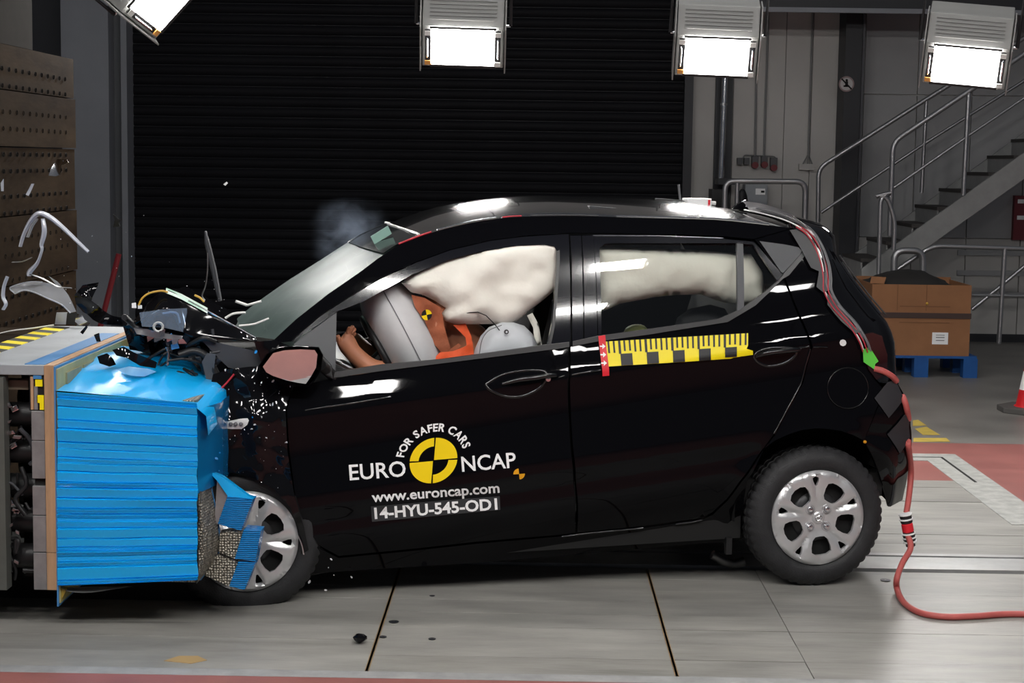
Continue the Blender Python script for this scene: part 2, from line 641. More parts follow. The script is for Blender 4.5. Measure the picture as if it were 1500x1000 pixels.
# roller shutter
SY = 16.85
sx0, sx1 = W(189, 250, SY).x, W(1001, 250, SY).x
sh = MB().box(sx0, sx1, SY + 0.04, SY + 0.06, 0, 4.4).build('door_1', M_cold)
tag(sh, 'black roller shutter of horizontal slats closing the back of the hall', None, None, 'structure')
pit = 0.1
sl = MB()
prof = [(0, 0.0), (-0.012, 0.012), (-0.02, 0.045), (-0.014, 0.082), (0.0, 0.094)]
for x in (sx0, sx1):
    pass
sl.grid([[(sx0, SY + 0.03 + a, z), (sx1, SY + 0.03 + a, z)] for a, z in prof], flip=False)
sl0 = sl.build('slat', M_shut, sh, smooth=60)
sl0.location = (0, 0, 0.02)
for i in range(1, 43):
    copy_part(sl0, sh, (0, 0, 0.02 + i * pit))
MB().box(sx1 - 0.01, sx1 + 0.075, SY - 0.05, SY + 0.07, 0, 4.4).build('guide_rail', M_cold, sh)
# grey column left of the shutter
c = MB().box(W(100, 250, 16.7).x, W(168, 250, 16.7).x, 16.5, 16.95, 0, 4.6).build('trim_1', M_colg)
tag(c, 'grey steel column left of the black shutter', None, None, 'structure')
MB().box(W(168, 250, 16.7).x, W(182, 250, 16.7).x, 16.72, 16.95, 0, 4.6).build('groove', mat('column_groove', (0.11, 0.115, 0.125), 0.6), c)
MB().box(W(182, 250, 16.7).x, W(190.5, 250, 16.7).x, 16.6, 16.95, 0, 4.6).build('flange', M_colg, c)
c = MB().box(W(1232, 100, 16.8).x, W(1259, 100, 16.8).x, 16.6, 17.0, 0, 6).build('trim_2', M_cold)
tag(c, 'dark steel column between the wall panels and the stairs', None, None, 'structure')
MB().box(W(1256, 100, 16.8).x, W(1259.5, 100, 16.8).x, 16.57, 16.6, 0, 6).build('flange', mat('column_edge', (0.06, 0.06, 0.068), 0.5), c)
c = MB().box(W(1012, 0, 16.3).x, 8, 16.0, 16.3, W(1300, 14, 16).z, 4.2).build('trim_3', M_cold)
tag(c, 'dark crossbeam high on the back wall', None, None, 'structure')
MB().box(W(1012, 0, 16.3).x, 8, 15.96, 16.0, W(1300, 20, 16).z, W(1300, 13, 16).z).build('beam_flange', M_colg, c)

# the crash block on the left, seen along its face
BX = -2.42
yfar = BX * 2500 / (107 - 776)
blk = thing('crash_block', 'brown steel-faced crash block with rows of bolt holes at the left edge', 'crash block', (BX - 1, 8, 0))
zt = 1.73 + (235 - 97) * yfar / 2500
pr = 0.0
z = 0.0
zs = [0, 0.42, 0.78, 1.12, 1.44, 1.76, 2.02, zt]
for i in range(len(zs) - 1):
    MB().box(BX - 2.2, BX + (0.008 if i % 2 else 0), 5.2, yfar, zs[i] + 0.003, zs[i + 1] - 0.003).build('steel_plate', M_rust, blk)
ys = 51 and BX * 2500 / (51 - 776)
MB().box(BX - 2.2, BX - 0.01, 5.2, ys, zt, zt + 0.52).build('steel_plate', mat('block_grey_top', (0.022, 0.02, 0.018), 0.9, var=0.1, spec=0.03), blk)
hm = MB().lathe([(0.011, 0.002), (0.011, -0.004), (0.0, -0.004)], (0, 0, 0), (1, 0, 0), 8)
h0 = None
M_hole = mat('bolt_hole_shadow', (0.008, 0.006, 0.005), 0.9)
cnt = 0
for zi in range(13):
    zz = 0.95 + zi * 0.097 + (0.02 if zi % 2 else 0)
    for k in range(21):
        yy = 6.75 + k * 0.105
        if yy > yfar - 0.04:
            break
        if h0 is None:
            h0 = hm.build('bolt_hole', M_hole, blk, local=True)
            o = h0
        else:
            o = copy_part(h0, blk)
        o.location = V((BX + 0.009, yy, zz)) - V((BX - 1, 8, 0))
tb = MB().obox(W(22, 30, 8.2), (0.01, 0, 0), (0, 0.03, 0), (0, 0, 0.02)).tube([W(20, 32, 8.2), W(20, 22, 8.2)], 0.01).build('lifting_bolt', M_steel, blk)

# red striped pole leaning behind the wreck
o = MB().tube([W(174, 372, 11.5), W(151, 462, 11.5), W(120, 590, 11.5)], 0.019, 10).build('leaning_pole', mat('dark_red_paint', (0.17, 0.012, 0.018), 0.45))
tag(o, 'dark red pole leaning against the grey column', 'pole')
# ------------------------------------------------------------------ stairs
ST = 15.3
stw = thing('steel_staircase', 'steel staircase with dark treads rising to the right behind the car', 'staircase', W(1260, 480, ST))


def SW(px, py, dy=0.0):
    return W(px, py, ST + dy)


ax, ay = SW(1270, 388), SW(1508, 228)
for dy in (0.0, 0.95):
    p = [SW(1262, 394, 0), SW(1500, 224, 0), SW(1780, 23, 0), SW(1780, 61, 0), SW(1500, 262, 0), SW(1290, 410, 0), SW(1262, 425, 0)]
    MB().prism([q + V((0, dy, 0)) for q in p], (0, 0.04, 0)).build('stringer', M_stairg, stw)
for k in range(14):
    a = SW(1262 + k * 37.5, 379 - k * 25.3)
    wv = SW(1262 + 46 + k * 37.5, 379 - k * 25.3) - a
    MB().box(a.x, a.x + wv.length, ST + 0.04, ST + 0.95, a.z - 0.03, a.z).build('tread', M_tread, stw)
    MB().box(a.x + 0.005, a.x + 0.02, ST + 0.06, ST + 0.93, a.z - 0.17, a.z - 0.03).build('riser', M_stairg, stw)


def rail(name, label, paths, r=0.022, parent=None):
    t = thing(name, label, 'handrail', paths[0][1][0]) if parent is None else parent
    for nm, pts, rr in paths:
        MB().tube(smooth_path(pts, 5) if len(pts) > 2 else pts, rr, 10).build(nm, M_rail, t, smooth=50)
    return t


def bend(pts, rad=0.09):                 # round the corners of a polyline
    pts = [V(p) for p in pts]
    out = [pts[0]]
    for i in range(1, len(pts) - 1):
        a, b, c = pts[i - 1], pts[i], pts[i + 1]
        u, v = (a - b).normalized(), (c - b).normalized()
        for k in range(6):
            t = k / 5
            out.append(b + u * rad * (1 - t) ** 2 + v * rad * t ** 2)
    out.append(pts[-1])
    return out


def railset(name, label, items):
    t = thing(name, label, 'handrail', items[0][1][0])
    for nm, pts, rr in items:
        MB().tube(bend(pts), rr, 10).build(nm, M_rail, t, smooth=50)
    return t


railset('stair_handrail', 'tubular handrail on the far side of the staircase', [
    ('top_rail', [SW(1198, 325, .9), SW(1199, 246, .9), SW(1356, 146, .9), SW(1780, -120, .9)], 0.022),
    ('knee_rail', [SW(1203, 311, .9), SW(1356, 209, .9), SW(1780, -58, .9)], 0.015),
    ('post', [SW(1357, 148, .9), SW(1350, 282, .9)], 0.018)])
railset('stair_handrail', 'tubular handrail on the near side of the staircase', [
    ('top_rail', [SW(1303, 345), SW(1308, 208), SW(1420, 133), SW(1780, -110)], 0.023),
    ('knee_rail', [SW(1309, 275), SW(1418, 199), SW(1780, -46)], 0.013),
    ('post', [SW(1419, 136), SW(1411, 286)], 0.021)])
railset('grab_hoop', 'steel grab hoop at the foot of the staircase', [
    ('hoop', [SW(1287, 402, -.3), SW(1290, 286, -.3), SW(1298, 284, -.3), SW(1311, 322, -.3), SW(1309, 366, -.3)], 0.02)])
RY_ = 14.9
railset('stairwell_railing', 'steel guard railing right of the carton along the wall', [
    ('top_rail', [W(1312, 396, RY_), W(1366, 360, RY_), W(1560, 366, RY_)], 0.021),
    ('knee_rail', [W(1424, 432, RY_), W(1560, 434, RY_)], 0.012),
    ('post', [W(1472, 364, RY_), W(1463, 503, RY_)], 0.021),
    ('sloping_rail', [W(1424, 453, RY_ + .5), W(1450, 432, RY_ + .5), W(1560, 340, RY_ + .5)], 0.017)])
railset('hoop_barrier', 'short steel hoop standing just behind the carton', [
    ('hoop', [W(1308, 518, 14.82), W(1310, 367, 14.82), W(1352, 367, 14.82), W(1351, 518, 14.82)], 0.03)])
HB = 15.6
W_ = W
railset('loading_rail', 'steel hoop rail standing behind the car roof antenna', [
    ('hoop', [V((W(1061, 400, HB).x, HB, 0)), W(1062, 265, HB), W(1180, 266, HB), V((W(1178, 400, HB).x, HB, 0))], 0.026),
    ('post', [W(1080, 266, HB), V((W(1079, 400, HB).x, HB, 0))], 0.02)])
# ------------------------------------------------------------------ wall furniture
t = thing('downpipe', 'bright steel downpipe on a dark backing below the floodlight', 'pipe', W(1060, 300, 16.9))
MB().box(W(1047, 200, 16.9).x, W(1072, 200, 16.9).x, 16.9, 16.97, 0.3, 6).build('band', M_cold, t)  # near-black band behind the pipe
MB().tube([W(1063, 100, 16.75), W(1062, 60, 16.75)], 0.03).build('pipe', M_rail, t)
MB().tube([W(1063, 90, 16.75), W(1056, 262, 16.75)], 0.028, 12).build('pipe', M_chrome, t, smooth=50)
MB().tube([W(1060.3, 151, 16.75), W(1060.2, 154, 16.75)], 0.034, 12).build('collar', M_rail, t)
MB().box(W(1050, 262, 16.6).x, W(1080, 262, 16.6).x, 16.5, 16.8, W(1060, 270, 16.6).z, W(1060, 261, 16.6).z).build('bracket', M_cold, t)
MB().box(W(1041, 285, 16.5).x, W(1056, 285, 16.5).x, 16.4, 16.7, W(1050, 300, 16.5).z, W(1050, 277, 16.5).z).build('junction_box', M_blackp, t)
M_sock = mat('grey_socket', (0.09, 0.09, 0.095), 0.5)
M_sockr = mat('red_socket', (0.16, 0.02, 0.025), 0.5)
M_pipe = mat('grey_conduit', (0.2, 0.2, 0.2), 0.5)
for k, (x0, x1, y0, y1, red, lab) in enumerate(((1080, 1088, 231, 241, 0, 'small grey wall socket, leftmost of the row'), (1090, 1098, 231, 241, 0, 'small grey wall socket beside the first red one'),
                                 (1101, 1111, 229, 249, 1, 'red-fronted power socket, left of the three red ones'), (1115, 1124.5, 229, 248, 1, 'red-fronted power socket, middle of the three red ones'), (1128, 1139, 231, 254, 1, 'red-fronted power socket, right and lowest of the three'))):
    a, b = W(x0, y1, 16.9), W(x1, y0, 16.9)
    t = thing('wall_socket', lab, 'socket', a, group='power sockets on the back wall')
    MB().box(a.x, b.x, 16.89, 16.97, a.z + (b.z - a.z) * (0.42 if red else 0), b.z).build('housing', M_sock, t, bevel=0.005)
    if red:
        q = V(((a.x + b.x) / 2, 16.9, a.z + (b.z - a.z) * 0.36))
        MB().lathe([(0.0, -0.035), (0.032, -0.035), (0.034, 0.0), (0.034, 0.05)], q, (0, 1, -0.0), 16).build('socket_cap', M_sockr, t, smooth=40)
t = thing('wall_conduit', 'grey cable conduits running down the wall to the power sockets', 'conduit', W(1108, 228, 16.93))
MB().tube([W(1110, -30, 16.93), W(1106, 232, 16.93)], 0.011).build('tube', M_pipe, t)
MB().tube([W(1127, -30, 16.93), W(1119, 232, 16.93)], 0.011).build('tube', M_pipe, t)
MB().tube(bend([W(1088, 233, 16.94), W(1090, 227, 16.94), W(1135, 229, 16.94), W(1137, 234, 16.94)], .02), 0.006).build('tube', M_pipe, t)
t = thing('wall_conduit', 'single cable conduit forking above a pale box beside the dark column', 'conduit', W(1183, 240, 16.93))
MB().tube([W(1192, -30, 16.93), W(1184, 226, 16.93)], 0.009).build('tube', M_pipe, t)
for px in (1176, 1183, 1190):
    MB().tube([W(1184, 226, 16.93), W(px, 240, 16.93)], 0.006).build('branch', M_pipe, t)
MB().box(W(1171, 244, 16.9).x, W(1193, 244, 16.9).x, 16.91, 16.97, W(1180, 249, 16.9).z, W(1180, 240, 16.9).z).build('box', M_wall, t)
a, b = W(1089, 330, 16.8), W(1124, 270, 16.8)
t = thing('wall_cabinet', 'grey electrical cabinet with a white label behind the loading rail', 'cabinet', a)
MB().box(a.x, b.x, 16.75, 16.97, a.z, b.z).build('body', M_greyp, t, bevel=0.01)
MB().box(W(1107, 277, 16.74).x, W(1121, 277, 16.74).x, 16.742, 16.75, W(1110, 285, 16.74).z, W(1110, 276, 16.74).z).build('label_plate', M_white, t)
MB().box(W(1115, 277, 16.74).x, W(1120, 277, 16.74).x, 16.739, 16.742, W(1110, 282, 16.74).z, W(1110, 279, 16.74).z).build('print', M_dark, t)
o = MB().add(*(lambda q: (q.v, q.f))(MB().ball(W(1087, 300, 15.9), (0.055, 0.04, 0.15), 14, 10))).box(W(1087, 300, 15.9).x - .02, W(1087, 300, 15.9).x + .02, 15.88, 15.92, 0, W(1087, 302, 15.9).z).build('chair_back', M_blackp, smooth=50)
o.name = 'office_chair'
tag(o, 'dark rounded chair back behind the car roof antenna', 'chair')
# round prohibition sign on the dark column
c0 = W(1240, 123, 16.58)
t = thing('prohibition_sign', 'round white prohibition sign with crossed-out figure on the dark column', 'sign', c0)
MB().lathe([(0, 0), (0.072, 0), (0.074, 0.006)], c0, (0, 1, 0), 28).build('disc', mat('sign_white', (0.5, 0.48, 0.48), 0.5), t)
MB().lathe([(0.06, -0.003), (0.074, -0.003), (0.075, 0.004)], c0, (0, 1, 0), 28).build('ring', mat('sign_red_faded', (0.28, 0.2, 0.2), 0.5), t)
MB().ball(c0 + V((0, -0.004, 0.035)), (0.012, 0.003, 0.012)).obox(c0 + V((0, -0.004, 0)), (0.013, 0, 0), (0, 0.002, 0), (0, 0, 0.024)).obox(c0 + V((0, -0.004, -0.02)), (0.028, 0, 0.0), (0, 0.002, 0), (0, 0, 0.007)).build('pictogram', M_dark, t)
MB().obox(c0 + V((0, -0.006, 0)), (0.05, 0, -0.05), (0, 0.001, 0), (0.005, 0, 0.005)).build('slash', M_dark, t)
a, b = W(1488, 352, 16.8), W(1512, 287, 16.8)
t = thing('wall_sign', 'dark red notice with white print at the right edge', 'sign', a)
MB().box(a.x, b.x, 16.9, 16.97, a.z, b.z).build('board', mat('sign_dark_red', (0.16, 0.015, 0.025), 0.5), t)
for z0, z1 in ((0.36, 0.4), (0.2, 0.24)):
    MB().box(a.x + 0.03, b.x - .02, 16.895, 16.9, a.z + z0, a.z + z1).build('print', M_white, t)
# ------------------------------------------------------------------ carton on a blue pallet
CY = 14.0
M_card = mat('brown_cardboard', (0.30, 0.135, 0.06), 0.75, var=0.1, vscale=4)
M_card2 = mat('cardboard_fold', (0.20, 0.088, 0.038), 0.75)
M_pal = mat('blue_pallet_paint', (0.01, 0.085, 0.30), 0.55, var=0.15, vscale=6)
a, b = W(1312, 545, CY), W(1430, 545, CY)
t = thing('pallet', 'blue wooden pallet under the brown carton', 'pallet', a)
x0, x1 = W(1270, 545, CY).x, b.x
z1 = W(1370, 521, CY).z
for k in range(3):
    xx = x0 + (x1 - x0) * (0.0, 0.43, 0.88)[k]
    for yy in (CY, CY + 0.35, CY + 0.7):
        MB().box(xx, xx + (x1 - x0) * 0.13, yy, yy + 0.1, 0.0, z1 - 0.045).build('block', M_pal, t)
for k in range(5):
    MB().box(x0, x1, CY + k * 0.165, CY + k * 0.165 + 0.13, z1 - 0.022, z1).build('deck_board', M_pal, t)
for k in range(3):
    xx = x0 + (x1 - x0) * (0.0, 0.43, 0.88)[k]
    MB().box(xx, xx + (x1 - x0) * 0.13, CY, CY + 0.8, z1 - 0.045, z1 - 0.022).build('stringer_board', M_pal, t)
t = thing('carton', 'large open brown carton with dark strap and white label', 'carton', V((x0, CY, z1)))
cx0, cx1 = W(1275, 500, CY).x, W(1420, 500, CY).x
ct = W(1350, 417, CY).z
th = 0.012
y1 = CY + 0.72
MB().box(cx0, cx1, CY, CY + th, z1, ct).build('front_side', M_card, t)
MB().box(cx0, cx1, y1 - th, y1, z1, ct + .02).build('back_side', M_card, t)
MB().box(cx0, cx0 + th, CY + th, y1 - th, z1, ct).build('end_side', M_card, t)
MB().box(cx1 - th, cx1, CY + th, y1 - th, z1, ct).build('end_side', M_card, t)
MB().box(cx0, cx1, CY + th, y1 - th, z1, z1 + th).build('base', M_card, t)
MB().box(cx0 - .006, cx1 + .006, CY - 0.006, y1 + .006, W(1350, 466, CY).z, W(1350, 458, CY).z).build('strap', mat('brown_strap', (0.06, 0.035, 0.03), 0.6), t)
p, q = W(1365, 504, CY), W(1389, 487, CY)
lb = MB().box(p.x, q.x, CY - 0.004, CY, p.z, q.z).build('shipping_label', M_white, t)
for f0, f1 in ((.2, .55), (.55, .62), (.3, .36)):
    MB().box(p.x + .03, q.x - .03, CY - 0.005, CY - .004, p.z + (q.z - p.z) * (f0 if f0 != .2 else .75), p.z + (q.z - p.z) * (f1 if f0 != .2 else .8)).build('print', M_wire_g, lb)
MB().box(W(1318, 450, CY).x, W(1392, 450, CY).x, CY - .002, CY, W(1350, 449.5, CY).z, W(1350, 448, CY).z).box(W(1318, 450, CY).x, W(1392, 450, CY).x, CY - .002, CY, W(1350, 473, CY).z, W(1350, 471.7, CY).z).build('crease', M_card2, t)
MB().box(W(1357, 430, CY).x, W(1358, 430, CY).x, CY - .002, CY, W(1350, 455, CY).z, ct).box(W(1314.5, 430, CY).x, W(1315.5, 430, CY).x, CY - .002, CY, W(1350, 455, CY).z, ct).build('crease', M_card2, t)
MB().ball(W(1358, 444.5, CY), 0.012).build('stud', M_wireyel, t)
MB().prism([V((cx0, CY + .1, ct)), V((cx0 + .1, CY + .02, ct)), V((cx0 + .12, CY + .05, ct + .05)), V((cx0 + .02, CY + .15, ct + .05))], (0, 0, .005)).build('flap', M_card, t)
g = []
for j in range(15):
    g.append([])
    for i in range(25):
        u, v = i / 24, j / 14
        e = min(u, 1 - u, v, 1 - v)
        zz = ct - 0.04 + 0.14 * math.sin(math.pi * min(1, max(0, u * 1.1 + .02))) ** 0.7 * math.sin(math.pi * v) ** 0.5 + 0.02 * noise.noise(V((u * 9, v * 7, 3)))
        g[-1].append((cx0 + .014 + (cx1 - cx0 - .028) * u, CY + .014 + (y1 - CY - .028) * v, zz))
o = MB().grid(g).build('dark_sheeting', mat('dark_foam_sheeting', (0.02, 0.018, 0.017), 0.8), smooth=60)
tag(o, 'heap of dark sheeting filling the open carton', 'sheeting', None, 'stuff')
# traffic cone at the right edge
q = G(1513, 603)
t = thing('traffic_cone', 'red and white traffic cone on a grey base at the right edge', 'traffic cone', q)
M_cr = mat('cone_red', (0.62, 0.015, 0.02), 0.45)
MB().prism([q + V((math.cos(R(a_)) * 0.25, math.sin(R(a_)) * 0.25, 0)) for a_ in (20, 70, 110, 160, 200, 250, 290, 340)], (0, 0, 0.04)).build('base', mat('cone_base_grey', (0.09, 0.085, 0.08), 0.7), t, bevel=.006)
MB().lathe([(0.135, 0.04), (0.12, 0.05), (0.10, 0.16)], q, (0, 0, 1), 28).build('red_band', M_cr, t, smooth=50)
MB().lathe([(0.10, 0.16), (0.078, 0.29)], q, (0, 0, 1), 28).build('white_band', M_white, t, smooth=50)
MB().lathe([(0.078, 0.29), (0.045, 0.48), (0.038, 0.5), (0.0, 0.5)], q, (0, 0, 1), 28).build('red_tip', M_cr, t, smooth=50)

# ================================================================== FLOODLIGHTS
M_lens = mat('floodlight_lens', (1.0, 0.98, 0.95), 0.4, emit=LAMP_W)
M_hous = mat('floodlight_housing', (0.19, 0.19, 0.185), 0.45, metal=0.2)
M_clip = mat('pale_clip', (0.6, 0.6, 0.58), 0.5)
M_amber = mat('amber_clip', (0.55, 0.25, 0.06), 0.5)


M_lensd = mat('floodlight_lens_soft', (1.0, 0.98, 0.95), 0.4, emit=LAMP_W * 0.95)


def floodlight(label, loc, mrot, group, lens=None):
    t = thing('floodlight', label, 'floodlight', loc, mrot, group)
    hw = 0.26
    p = [(0.0, -0.17), (0.0, 0.10), (0.09, 0.27), (0.34, 0.27), (0.34, -0.17)]
    MB().prism([V((-hw, y + .012, z)) for y, z in p], (2 * hw, 0, 0)).build('housing', M_hous, t, local=True, bevel=0.006)
    for s in (-1, 1):
        q = [(-0.03, -0.19), (-0.03, 0.10), (0.07, 0.28), (0.2, 0.28), (0.2, -0.19)]
        MB().prism([V((s * (hw + .006), y, z)) for y, z in q], (s * 0.008, 0, 0)).build('side_plate', M_hous, t, local=True)
        MB().box(s * 0.222 - .018, s * 0.222 + .018, -0.012, 0.006, -0.15, 0.08).build('clip_bar', M_blackp, t, local=True)
        MB().box(s * 0.222 - .02, s * 0.222 + .02, -0.022, 0.0, 0.045, 0.075).build('clip', M_clip, t, local=True, bevel=.003)
        MB().box(s * 0.222 - .02, s * 0.222 + .02, -0.022, 0.0, -0.15, -0.122).build('clip', M_clip if s > 0 else M_amber, t, local=True, bevel=.003)
        MB().tube([(s * 0.226, -0.018, -0.10), (s * 0.226, -0.028, -0.09), (s * 0.226, -0.028, 0.02), (s * 0.226, -0.018, 0.03)], 0.005).build('handle', M_chrome, t, local=True)
        MB().tube([(s * (hw + .01), 0.05, 0.10), (s * (hw + .04), 0.05, 0.10)], 0.008).build('pivot_bolt', M_chrome, t, local=True)
    d = V((0, 0.09, 0.17)).normalized()
    nn = V((0, -0.17, 0.09)).normalized()
    for k in range(6):
        c = V((0, 0.012, 0.10)) + d * (0.045 + 0.024 * k) + nn * 0.004
        MB().obox(c, (hw * .82, 0, 0), nn * 0.006, d * 0.005).build('fin', M_hous, t, local=True)
    MB().box(-0.195, 0.195, -0.008, 0.004, -0.145, 0.09).build('lens', lens or M_lens, t, local=True)
    MB().box(-0.21, 0.21, -0.018, 0.0, 0.09, 0.10).build('bezel', M_blackp, t, local=True)
    MB().box(-0.21, 0.21, -0.018, 0.0, -0.165, -0.148).build('bezel', M_blackp, t, local=True)
    MB().tube([(-0.3, 0.05, 0.10), (-0.3, 0.1, 0.42), (0.3, 0.1, 0.42), (0.3, 0.05, 0.10)], 0.012).build('yoke', M_blackp, t, local=True)
    up_ = mrot.transposed() @ V((0, 0, 1))
    MB().tube([V((0, 0.1, 0.42)), V((0, 0.1, 0.42)) + up_ * 0.7], 0.012).build('drop_rod', M_blackp, t, local=True)
    return t


def aim(loc, target, roll=0.0):
    d = (V(target) - V(loc)).normalized()         # lens looks along local -Y
    y = -d
    x = y.cross(V((0, 0, 1))).normalized()
    z = x.cross(y)
    m3 = Matrix((x, y, z)).transposed()
    return m3 @ Matrix.Rotation(roll, 3, 'Y')


LY = 11.0
GRP = 'floodlights hung behind the car'
p = W(678, 62, LY)
floodlight('floodlight glowing above the middle of the black shutter', p, aim(p, p + V((0.0, -1, -0.45)), 0.02), GRP)
p = W(1050, 76, LY)
floodlight('floodlight glowing in front of the steel downpipe', p, aim(p, p + V((-0.06, -1, -0.42)), 0.035), GRP)
p = W(1415, 90, LY)
floodlight('rightmost floodlight, glowing above the staircase', p, aim(p, p + V((-0.28, -1, -0.42)), 0.10), GRP)
p = W(240, -15, 10.0)
floodlight('tilted floodlight cut off by the top edge, left of the others', p, aim(p, p + V((0.5, -1, -0.55)), -0.95), GRP)
# rest of the lighting rig, overhead and on the camera side (mirrored in the car's paint)
rig = []
ORD = ('first', 'second', 'third', 'fourth', 'fifth')
for x in (-2.3, -0.7, 0.9, 2.5):
    rig.append((V((x, 8.6, 5.6)), V((x * 0.6, 7.4, 0)), M_lens, 'directly over the track'))
for x in (-3.4, -1.6, 0.0, 1.6, 3.2):
    rig.append((V((x, 11.2, 6.0)), V((x * 0.6, 6.8, 0)), M_lens, 'high behind the car'))
for x in (-3.2, -1.5, 0.17, 1.86, 3.55):
    rig.append((V((x, 2.9, 5.0)), V((x * 0.7, 6.6, 0.6)), M_lensd, 'upper row on the near side'))
for x in (-3.2, -1.5, 0.17, 1.86, 3.55):
    rig.append((V((x, 2.0, 4.3)), V((x * 0.75, 6.7, 0.8)), M_lensd, 'lower row on the near side'))
cnt_ = {}
for p, q, le_, row in rig:
    n_ = cnt_.get(row, 0)
    cnt_[row] = n_ + 1
    floodlight('overhead rig floodlight, %s from left, %s' % (ORD[n_], row), p, aim(p, q), 'overhead lighting rig', le_)
# ================================================================== THE CAR
PSI = R(10.5)
CU = V((math.cos(PSI), math.sin(PSI), 0))
CN = V((-math.sin(PSI), math.cos(PSI), 0))
CROOT = G(1199, 861) - CN * 0.02
CW = 1.62                                # body width
car = thing('hatchback_car', 'black five-door hatchback with crushed front rammed into the blue barrier', 'car', CROOT, Matrix.Rotation(PSI, 3, 'Z'))
CM = FRAME[car.name]
CI = CM.inverted()
CCAM = CI @ CAM


def Ly(px, py, y):                       # car-frame point of the photograph on the lengthwise plane at side distance y
    d = CI.to_3x3() @ ray(px, py)
    return CCAM + d * ((y - CCAM.y) / d.y)


def pchip(xs, ys):
    n = len(xs)
    h = [xs[i + 1] - xs[i] for i in range(n - 1)]
    dl = [(ys[i + 1] - ys[i]) / h[i] for i in range(n - 1)]
    m_ = [dl[0]] + [0 if dl[i - 1] * dl[i] <= 0 else 2 / (1 / dl[i - 1] + 1 / dl[i]) for i in range(1, n - 1)] + [dl[-1]]

    def f(x):
        if x <= xs[0]:
            return ys[0] + m_[0] * (x - xs[0])
        if x >= xs[-1]:
            return ys[-1] + m_[-1] * (x - xs[-1])
        i = max(k for k in range(n - 1) if xs[k] <= x)
        t = (x - xs[i]) / h[i]
        return (ys[i] * (1 + 2 * t) * (1 - t) ** 2 + m_[i] * h[i] * t * (1 - t) ** 2 + ys[i + 1] * t * t * (3 - 2 * t) + m_[i + 1] * h[i] * t * t * (t - 1))
    return f


b0, b1 = Ly(490, 549, 0.05), Ly(1053, 470, 0.05)


def beltz(x):
    return b0.z + (b1.z - b0.z) * (x - b0.x) / (b1.x - b0.x)


_sec = pchip([-0.70, -0.44, -0.36, -0.2, -0.08, -0.02, 0.0, 0.02, 0.045, 0.075, 0.105, 0.13, 0.138, 0.15, 0.19, 0.25, 0.38, 0.48, 0.52, 0.56, 0.62, 0.68, 0.8],
             [0.40, 0.225, 0.180, 0.112, 0.070, 0.054, 0.050, 0.046, 0.037, 0.0245, 0.0125, 0.004, 0.003, 0.0065, 0.013, 0.016, 0.008, 0.0, 0.004, 0.018, 0.016, 0.035, 0.10])


def off(x, z):
    y = _sec(beltz(x) - z)
    if x > 0.18:
        y += 0.55 * ((x - 0.18) / 0.5) ** 2.6
    if x < -2.1:
        y += 0.10 * (-2.1 - x) ** 2
    r = math.hypot(x, z - 0.29)
    if z > 0.1:
        y -= 0.014 * math.exp(-((r - 0.37) / 0.03) ** 2)
    return y


def Lc(px, py, push=0.0):                # car-frame point of the photograph on the body side
    y = 0.05
    for _ in range(14):
        p = Ly(px, py, y)
        y = off(p.x, p.z) + push
    return p


def onside(x, z, push=0.0):
    return V((x, off(x, z) + push, z))


def mirror(o, name=None):
    me = o.data.copy()
    for v in me.vertices:
        v.co.y = CW - v.co.y
    me.flip_normals()
    c = bpy.data.objects.new(name or o.name.split('.')[0], me)
    COL.objects.link(c)
    c.parent = o.parent
    FRAME[c.name] = FRAME[o.parent.name]
    return c


def panel(name, px, mt, parent=None, th=0.012, push=0.0, h=0.03, holes=(), both=False, kind=None):
    parent = parent or car
    poly = [Lc(*p, push) for p in px]
    hl = [[Lc(*p, push) for p in q] for q in holes]
    v2, fs, _ = tri2d([(p.x, p.z) for p in poly], [[(p.x, p.z) for p in q] for q in hl], h)
    mb = sheet(MB(), v2, fs, lambda x, z: (onside(x, z, push), V((0, 1, 0))), th)
    o = mb.build(name, mt, parent, smooth=38, local=True, merge=False)
    if both:
        mirror(o)
    return o


# ---- outlines traced from the photograph (pixels)
A_out = [(397, 503), (402, 497), (433, 468), (480, 431), (525, 400), (553, 379), (584, 358), (615, 346), (650, 335), (694, 325), (736, 319), (764, 317), (829, 316), (927, 318), (1007, 320), (1058, 322), (1114, 328), (1160, 334)]
A_in = [(427, 500), (433, 493), (470, 461), (520, 429), (560, 406), (610, 383), (660, 365), (720, 351), (770, 345), (829, 341), (869, 341), (960, 342), (1060, 346), (1104, 350)]
F_in = [(494, 456), (531, 442), (560, 426), (604, 402), (659, 380), (705, 368), (758, 359.5), (797, 358), (812, 361), (816, 368), (816, 384), (809, 476), (803, 505)]
# roof rail with windscreen pillar
panel('roof_rail', A_out + A_in[::-1], M_black, th=0.05, both=True, h=0.02)
# front door
fd = panel('front_door', [(489, 554), (560, 543), (640, 533), (736, 521), (815, 511), (832, 508.5), (831, 560), (835, 650), (842, 780), (820, 783), (700, 793), (600, 804), (528, 811), (496, 814), (470, 800), (447, 772), (432, 720), (424, 660), (420, 600), (430, 566)], M_black, th=0.03, both=True, h=0.022)
panel('window_frame', [(428, 501.5)] + [(x, y + 1.5) for x, y in A_in[1:9]] + [(829, 343), (833, 343), (835, 507), (803, 511)] + F_in[::-1], M_pillar, fd, th=0.03, push=0.004, h=0.02)
panel('mirror_sail', [(430, 504), (493, 457), (491, 552), (470, 535)], M_trim, fd, th=0.02, push=0.008)
panel('belt_moulding', [(490, 545), (560, 534), (648, 526), (736, 514), (803, 504.5), (834, 501), (834, 508), (815, 511), (736, 521), (640, 533), (560, 543), (489, 553)], M_mould, fd, th=0.02, push=-0.006, h=0.02)
panel('window_seal', [(816, 368), (820, 366), (820, 384), (813, 476), (807, 505), (803, 505), (809, 476), (816, 384)], M_mould, fd, th=0.012, push=-0.001, h=0.02)
